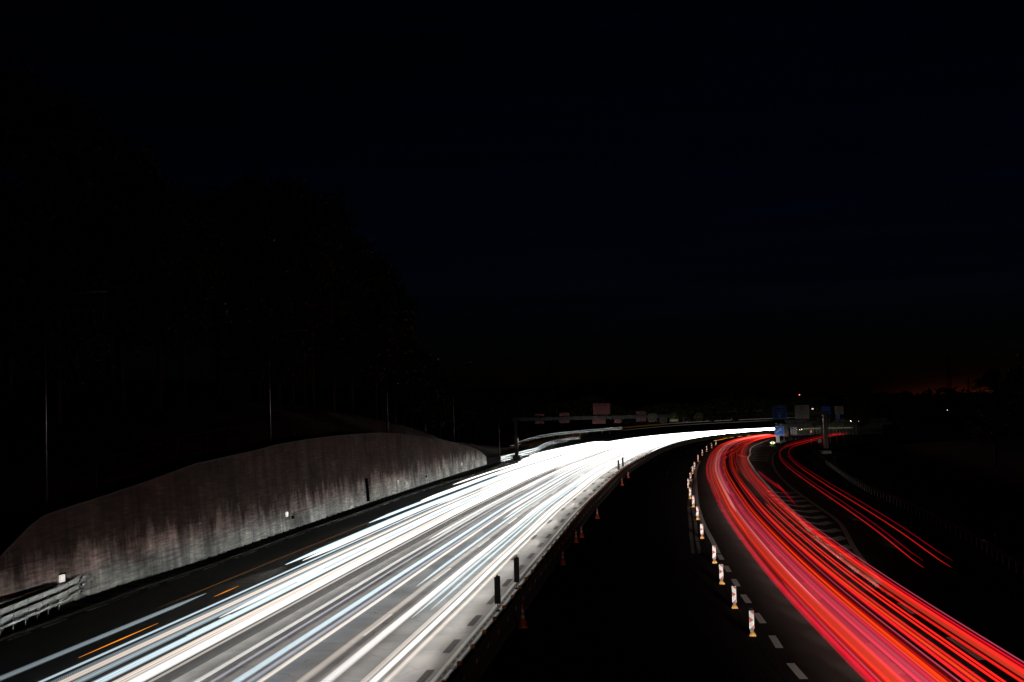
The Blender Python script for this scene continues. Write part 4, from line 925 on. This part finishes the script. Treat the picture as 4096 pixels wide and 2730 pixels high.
# d = metres left of the barrier
LT = [
 (16.05, 28, 67, .10, 'cool', .35, .16, .65, 'dotted bluish streak nearest the wall side, ending before the long wall lamp gap'),
 (16.35, 62, 118, .02, 'orange', .09, 0, .8, 'hair-thin brown-orange streak above the dotted bluish one'),
 (14.35, 28, 200, .055, 'cool', .6, 0, .65, 'thin sky-blue streak just below the short orange streak'),
 (14.0, 28, 140, .07, 'cool', .3, .16, .62, 'faint dotted streak hugging the thin sky-blue one'),
 (13.55, 28, 430, .11, 'warm', .75, 0, .66, 'broad peach-coloured streak in the third lane from the barrier'),
 (13.05, 28, 300, .10, 'cool', .45, 0, .62, 'dull blue-grey streak under the broad peach one'),
 (12.2, 28, 430, .12, 'cool', .9, 0, .66, 'clear pale blue streak in the middle of the third lane'),
 (12.75, 60, 430, .14, 'white', .9, 0, .66, 'thick white streak starting a little up the third lane'),
 (11.55, 28, 430, .13, 'warm', .9, 0, .67, 'thick warm white streak along the edge of the empty asphalt band'),
 (11.0, 28, 430, .16, 'white', 1.3, 0, .66, 'brightest thick white streak beside the empty asphalt band, on its wall side'),
 (10.75, 28, 260, .05, 'warm', .5, 0, .5, 'thin tan streak on the lower rim of the brightest white one'),
 (8.85, 28, 430, .08, 'white', .6, 0, .66, 'pale streak first below the empty asphalt band'),
 (8.4, 28, 430, .05, 'lilac', .45, 0, .6, 'thin lilac streak, upper one in the second lane'),
 (7.95, 28, 300, .10, 'warm', .22, .16, .6, 'dim dotted sand-coloured streak in the second lane'),
 (7.5, 28, 430, .11, 'cool', .9, 0, .66, 'bright bluish white streak in the middle of the second lane'),
 (7.1, 28, 300, .07, 'lilac', .4, 0, .6, 'dim lilac streak directly below the bright bluish one'),
 (6.65, 28, 430, .08, 'warm', .85, 0, .66, 'warm white streak closing the second lane toward the barrier'),
 (5.2, 28, 430, .12, 'warm', .45, 0, .66, 'soft peach streak, first of the lane next to the barrier'),
 (4.75, 28, 300, .07, 'warm', .22, .16, .6, 'dim dotted tan streak beside the soft peach one'),
 (4.3, 28, 430, .15, 'white', 1.2, 0, .66, 'very bright white streak in the upper half of the lane next to the barrier'),
 (4.0, 60, 430, .08, 'cool', .8, 0, .62, 'blue-white streak tucked below the very bright white one'),
 (3.1, 28, 430, .09, 'warm', .8, 0, .66, 'warm white streak in the middle of the lane next to the barrier'),
 (2.75, 28, 430, .11, 'white', 1.3, 0, .66, 'broad white streak, second nearest to the barrier'),
 (2.3, 28, 430, .09, 'warm', .9, 0, .66, 'soft cream streak nearest to the barrier'),
 (5.65, 70, 430, .09, 'cool', .8, 0, .66, 'blue-white streak starting with a pointed tip above the peach one'),
 (3.6, 62, 430, .07, 'cool', .7, 0, .66, 'thin blue-white streak with a pointed start near the two dark beacons'),
 (15.3, 80, 430, .13, 'cool', 1.0, 0, .66, 'blue-white streak starting beside the short orange flash'),
 (14.85, 82, 430, .14, 'white', 1.0, 0, .66, 'white streak starting right below the short orange flash'),
 (16.6, 108, 430, .13, 'cool', 1.0, 0, .66, 'blue-tinted streak starting beneath the dark wall slot'),
 (17.0, 132, 430, .14, 'white', 1.1, 0, .66, 'white streak with a blunt start right of the dark wall slot'),
 (18.4, 158, 430, .12, 'white', 1.1, 0, .66, 'lone white streak closest to the far end of the wall'),
 (9.3, 95, 430, .10, 'white', .7, 0, .66, 'white streak starting on the wall side of the second lane'),
 (6.1, 110, 430, .10, 'white', .8, 0, .66, 'white streak starting between the first and second lanes'),
 (13.9, 150, 430, .3, 'white', .22, 0, .66, 'far white streak merging into the third lane glare'),
 (12.0, 165, 430, .3, 'white', .22, 0, .66, 'far white streak between third-lane streaks'),
 (15.9, 175, 430, .3, 'white', .22, 0, .66, 'far white streak on the wall side of the glare'),
 (8.0, 170, 430, .3, 'white', .22, 0, .66, 'far white streak in the second lane glare'),
 (5.0, 160, 430, .3, 'white', .22, 0, .66, 'far white streak in the barrier-side glare'),
 (3.4, 150, 430, .3, 'white', .22, 0, .66, 'far white streak low in the barrier-side glare'),
 (10.0, 190, 430, .3, 'white', .22, 0, .66, 'far white streak over the central asphalt band'),
 (1.9, 225, 430, .3, 'white', .22, 0, .66, 'far white streak beginning where the barrier ends'),
 (.9, 250, 430, .14, 'white', 1.2, 0, .66, 'far white streak on the innermost edge of the bend'),
 (17.8, 190, 430, .3, 'white', .22, 0, .66, 'far white streak under the bright guardrail'),
 (6.9, 118, 430, .28, 'white', .22, 0, .64, 'wide white band low in the second lane, starting mid-way up'),
 (11.3, 112, 430, .28, 'white', .22, 0, .64, 'wide white band along the upper side of the asphalt band, starting mid-way up'),
 (14.6, 128, 430, .28, 'white', .22, 0, .64, 'wide white band of the outermost lane, starting mid-way up'),
 (2.9, 100, 430, .26, 'white', .22, 0, .64, 'wide white band beside the barrier, starting mid-way up'),
 (4.4, 108, 430, .26, 'white', .22, 0, .64, 'wide white band in the middle of the barrier lane, starting mid-way up'),
 (13.0, 142, 430, .28, 'white', .22, 0, .64, 'wide white band between the outer lanes, starting under the wall crest'),
 (8.9, 145, 430, .28, 'white', .22, 0, .64, 'wide white band above the second lane, starting under the wall crest'),
 (19.4, 215, 318, .18, 'white', 1.5, 0, .66, 'white ramp streak, lowest of the block ending under the gantry'),
 (20.6, 225, 318, .18, 'white', 1.6, 0, .66, 'white ramp streak in the middle of the block ending under the gantry'),
 (21.7, 240, 318, .18, 'white', 1.6, 0, .68, 'white ramp streak, topmost of the block ending under the gantry'),
]
for i, (d, y0, y1, r_, c, g, tk, z, lb) in enumerate(LT):
    tube(LB, y0, y1, -d, z, r_*1.22, r_*.9, wm(c, round(g*G0, 2), tk), 'headlight_streak', lb, GL, i, .05)
for d, y0, y1, lb in ((14.75, 50.3, 58.6, 'vivid orange indicator streak, the longest orange line at the lower left'), (15.0, 66.5, 68, 'tiny orange flash, second from the lower left'), (13.9, 94.5, 97, 'orange flash in the third lane, third from the lower left'), (14.2, 109.5, 112.5, 'farthest orange flash, at the edge of the white glare')):
    tube(LB, y0, y1, -d, .75, .05, .045, lamp_light('indicator_light', (1, .30, .01), 2.6, .5, .2, 3, .2), 'indicator_streak', lb, 'orange indicator streaks', 7, .01)
# lorry marker lights high above the far glare
for i, (d, z, y0, y1, c) in enumerate([(19.5, 3.4, 262, 372, 'orange'), (18, 3.7, 300, 420, 'orange'), (20.3, 3.0, 210, 300, 'orange'), (16.5, 3.1, 315, 415, 'warm'), (21, 2.4, 235, 300, 'orange'), (15, 3.8, 350, 425, 'cool')]):
    tube(LB, y0, y1, -d, z, .03, .03, lamp_light('marker_light_%d' % i, WHT[c], .32, 1, .5, i, .3), 'marker_streak', ['long thin orange line above the far white glare', 'thin orange line over the right part of the far glare', 'left thin orange line rising over the far guardrail', 'pale line low over the right part of the far glare', 'short thin orange line beside the far guardrail', 'thin bluish line over the top of the far bend'][i], 'thin lorry marker light lines', i, .02)

RDC = dict(red=(1, .018, .012), crimson=(.62, .004, .022), orange=(1, .055, .003), salmon=(1, .075, .035), pink=(.52, .06, .095), pinkwhite=(1, .32, .30), dark=(.22, .003, .006), white=(.8, .75, .8))
RM = {}
def rmat(c, g):
    if (c, g) not in RM: RM[(c, g)] = lamp_light('tail_light_%s_%d' % (c, len(RM)), RDC[c], g*4.6, .08, .28, len(RM)+.5, .5, fwd=.5, side=.0, cut=True)
    return RM[(c, g)]
GRD = 'tail light streaks of the traffic driving away'
RTt = [ # d right of the lane line, y0, y1, rx, rz, colour, gain, z, label
 (-2.15, 28, 349, .13, .06, 'crimson', .9, .8, 'deep crimson streak forming the left edge of the wide red band'),
 (-1.95, 28, 349, .12, .06, 'crimson', .8, .85, 'second crimson streak from the left edge of the wide band'),
 (-1.72, 28, 349, .10, .06, 'red', .6, .9, 'pure red streak beside the crimson left edge'),
 (-1.45, 28, 349, .13, .07, 'salmon', .75, .8, 'glowing salmon streak left of the middle of the wide band'),
 (-1.2, 28, 349, .12, .07, 'salmon', .7, .85, 'second salmon streak in the wide band'),
 (-1.55, 90, 349, .05, .05, 'orange', .9, 1.0, 'bright orange line on the left shoulder of the bend'),
 (-1.9, 120, 349, .05, .05, 'orange', .8, 1.0, 'outer orange line on the left shoulder of the bend'),
 (-.85, 28, 349, .34, .10, 'pink', .75, .9, 'wide hazy pink streak in the middle of the band'),
 (-.35, 28, 349, .30, .10, 'pink', .55, .8, 'wide hazy pink streak under the lane dashes'),
 (-.6, 28, 349, .06, .05, 'crimson', .8, .8, 'thin crimson line through the pink haze'),
 (-.2, 28, 349, .05, .05, 'crimson', .8, .85, 'thin crimson line along the lane dashes'),
 (.12, 28, 349, .05, .05, 'orange', 1.2, .9, 'vivid orange line along the right side of the wide band'),
 (-.02, 28, 349, .06, .05, 'orange', .8, .85, 'second vivid orange line right beside the lane dashes'),
 (.27, 28, 200, .08, .06, 'red', .45, .8, 'plain red streak right of the vivid orange line'),
 (.42, 28, 120, .10, .06, 'dark', .5, .8, 'dark fading red streak at the right rim of the wide band'),
 (-1.0, 60, 240, .035, .03, 'white', .35, .8, 'fine whitish line inside the pink haze'),
 (-1.75, 28, 66, .05, .04, 'pink', .8, .8, 'short violet-pink glint at the left edge of the band'),
 (-2.35, 150, 349, .09, .05, 'red', .8, .8, 'red streak on the outer left of the far bend'),
 (.72, 28, 349, .03, .03, 'pink', 1.0, .8, 'thin pink line first right of the dark gap'),
 (.95, 28, 349, .06, .05, 'red', .9, .8, 'red line at the left of the second lane bundle'),
 (1.12, 28, 349, .06, .05, 'orange', .9, .85, 'orange line in the second lane bundle'),
 (1.32, 28, 240, .05, .05, 'red', .8, .8, 'red line right of the orange one in the second lane bundle'),
 (1.0, 28, 150, .14, .06, 'crimson', .4, .8, 'soft crimson glow under the second lane bundle'),
 (1.75, 28, 118, .045, .04, 'red', 1.2, .8, 'left line of the clean double red pair starting mid-road'),
 (2.0, 28, 118, .045, .04, 'red', 1.2, .8, 'right line of the clean double red pair starting mid-road'),
 (2.25, 118, 349, .13, .06, 'crimson', .8, .8, 'thick crimson streak that stops above the double red pair'),
 (2.55, 28, 349, .05, .05, 'red', 1.1, .8, 'red line on the left of the bundle beside the gore'),
 (2.8, 28, 349, .10, .06, 'salmon', .5, .8, 'dusty salmon streak beside the gore'),
 (2.98, 28, 349, .05, .05, 'red', 1.1, .85, 'red line in the middle of the bundle beside the gore'),
 (3.15, 28, 349, .08, .05, 'red', .8, .8, 'broader red streak crossing the chevron tips'),
 (3.35, 28, 270, .04, .04, 'crimson', 1.0, .8, 'thin crimson line over the chevron tips'),
 (3.5, 28, 200, .03, .03, 'pink', .8, .8, 'rightmost thin pink line over the chevrons'),
 (2.0, 150, 349, .05, .05, 'orange', .9, .8, 'orange line winding through the far second lane'),
 (1.6, 170, 349, .07, .05, 'red', .9, .8, 'red line winding through the far second lane'),
 (2.9, 190, 349, .05, .05, 'orange', .9, .8, 'orange line hugging the far gore edge'),
 (-1.35, 28, 349, .55, .10, 'red', .15, .75, 'wide soft red glow under the salmon streaks'),
 (-.45, 28, 349, .60, .10, 'crimson', .3, .7, 'wide soft crimson glow under the pink haze'),
 (1.15, 28, 349, .24, .08, 'crimson', .1, .75, 'wide soft crimson glow under the second lane bundle'),
 (2.95, 28, 349, .36, .08, 'red', .12, .75, 'wide soft red glow under the bundle beside the gore'),
 (-1.15, 110, 349, .12, .06, 'pinkwhite', .8, .85, 'pale pinkish white streak through the bend'),
 (-.75, 130, 349, .10, .06, 'pinkwhite', .8, .85, 'second pale pinkish streak through the bend'),
]
for i, (d, y0, y1, rx, rz, c, g, z, lb) in enumerate(RTt):
    tube(RB, y0, y1, d, z, rx*1.25, rz, rmat(c, round(g*1.7, 2)), 'tail_light_streak', lb, GRD, 100+i, .07 if d > .5 or d < -1.9 else .04)
# lane changers crossing in the bend
def path_tube(pts, rx, c, g, lb, seed, grp=GRD):
    tube(frames(spline(pts)), -1e9, 1e9, 0, .8, rx, rx*.8, rmat(c, g*1.4), 'tail_light_streak', lb, grp, seed, .02)
path_tube([(30.5, 207), (33.2, 222), (37.6, 240), (41.5, 256), (47, 284)], .07, 'red', 1, 'red line crossing from the wide band into the second lane in the bend', 201)
path_tube([(31.4, 206), (34.8, 222), (39.0, 240), (43, 258), (49, 288)], .06, 'red', .9, 'second red line crossing over in the bend, beside the first', 202)
path_tube([(36.5, 212), (36.2, 222), (38.6, 238), (42.5, 258), (48, 282)], .06, 'orange', 1, 'orange line with a kink crossing the second lane in the bend', 203)
path_tube([(26.1, 132.7), (27.3, 144), (28.6, 156), (30.5, 172)], .2, 'dark', 1.6, 'short blurred dark red streak right of the gore line above the chevrons', 204)
path_tube([(23.6, 115.5), (24.8, 124), (26.2, 134), (28, 147)], .13, 'crimson', .7, 'short crimson streak across the tips of the upper chevrons', 205)
for o, rx, c, g, z, y0, lb in ((0, .05, 'red', 1.5, .8, 72, 'bright left red line on the exit ramp'), (.05, .05, 'crimson', .7, 1.15, 72, 'fainter crimson line above the left exit ramp line'), (1.45, .045, 'red', 1.2, .8, 72, 'bright right red line on the exit ramp'), (1.5, .045, 'crimson', .6, 1.15, 72, 'fainter crimson line above the right exit ramp line')):
    tube(EXITL, y0, 338, o, z, rx, rx*.8, rmat(c, g), 'tail_light_streak', lb, 'red lines on the exit ramp', 300+int(o*10)+int(z*10), .02)
# amber dashes of a flashing indicator in the far bend
im = lamp_light('far_indicator', (1, .35, .02), 3.0, 1, .5, 2, .1)
for i, (x, y) in enumerate(((44.2, 300.5), (46.3, 307), (48.6, 316), (51.0, 322), (54.1, 329), (57.5, 336))):
    q = frames([Vector((x-.9, y-2.6)), Vector((x, y)), Vector((x+1.2, y+2.6))])
    tube(q, -1e9, 1e9, 0, .95, .14, .12, im, 'indicator_flash', ['first and nearest amber flash in the red bend', 'second amber flash in the red bend', 'third amber flash in the red bend', 'fourth amber flash in the red bend', 'fifth amber flash in the red bend', 'last and farthest amber flash in the red bend'][i], 'amber indicator flashes in the bend', i, 0)

# headlights of the cars driving away (unseen spots, below the frame and along the lanes)
def headlight(fr, y, d, e, size=11, back=False, tilt=-.055, sw=0):
    i = min(range(len(fr)), key=lambda j: abs(fr[j][1]-y)); f = fr[i]
    l = bpy.data.lights.new('headlight', 'SPOT'); l.energy = e; l.spot_size = R(size); l.spot_blend = 1; l.shadow_soft_size = .12; l.color = (1, .93, .84)
    o = bpy.data.objects.new('headlight', l); C.objects.link(o); o.location = (f[0]+f[3]*d, f[1]+f[4]*d, .66)
    o.rotation_euler = (R(90-1.5), 0, math.atan2(-(-f[4]), f[3])-PI/2+PI/2 if 0 else -math.atan2(-f[4], f[3])*-1)
    dirv = Vector((-f[4]+f[3]*sw, f[3]+f[4]*sw, tilt)) if not back else Vector((f[4], -f[3], tilt)); o.rotation_euler = dirv.to_track_quat('-Z', 'Y').to_euler()
y = 12
while y < 318:
    headlight(RB, y, -1.3, 15000 if y < 120 else 8000, sw=-.045, tilt=-.035); headlight(RB, y, 2.0, 3300, sw=.035, tilt=-.055 if y < 150 else -.03)
    if y > 62: headlight(RB, y, 2.2, 3000, sw=.14, size=16)  # extra row swung right, added to brighten the gore chevrons
    y += 6
for y in range(84, 300, 20): headlight(EXITL, y+.5, .7, 1300)
for y in (14, 26, 40): headlight(RB, y, -1.3, 900, 70)  # added wide fill spots, lifting the cones by the barrier
# dipped beams of the oncoming cars, low over their own lanes
for y in (62, 70, 80, 92, 106, 122, 140, 160, 182, 206, 232): headlight(LB, y, -2.4, 5200, 12, True, -.015)
y = 90
while y < 330:
    for d in (-7.4, -12.6, -16.8): headlight(LB, y, d, 2600, 13, True, -.012)
    y += 22
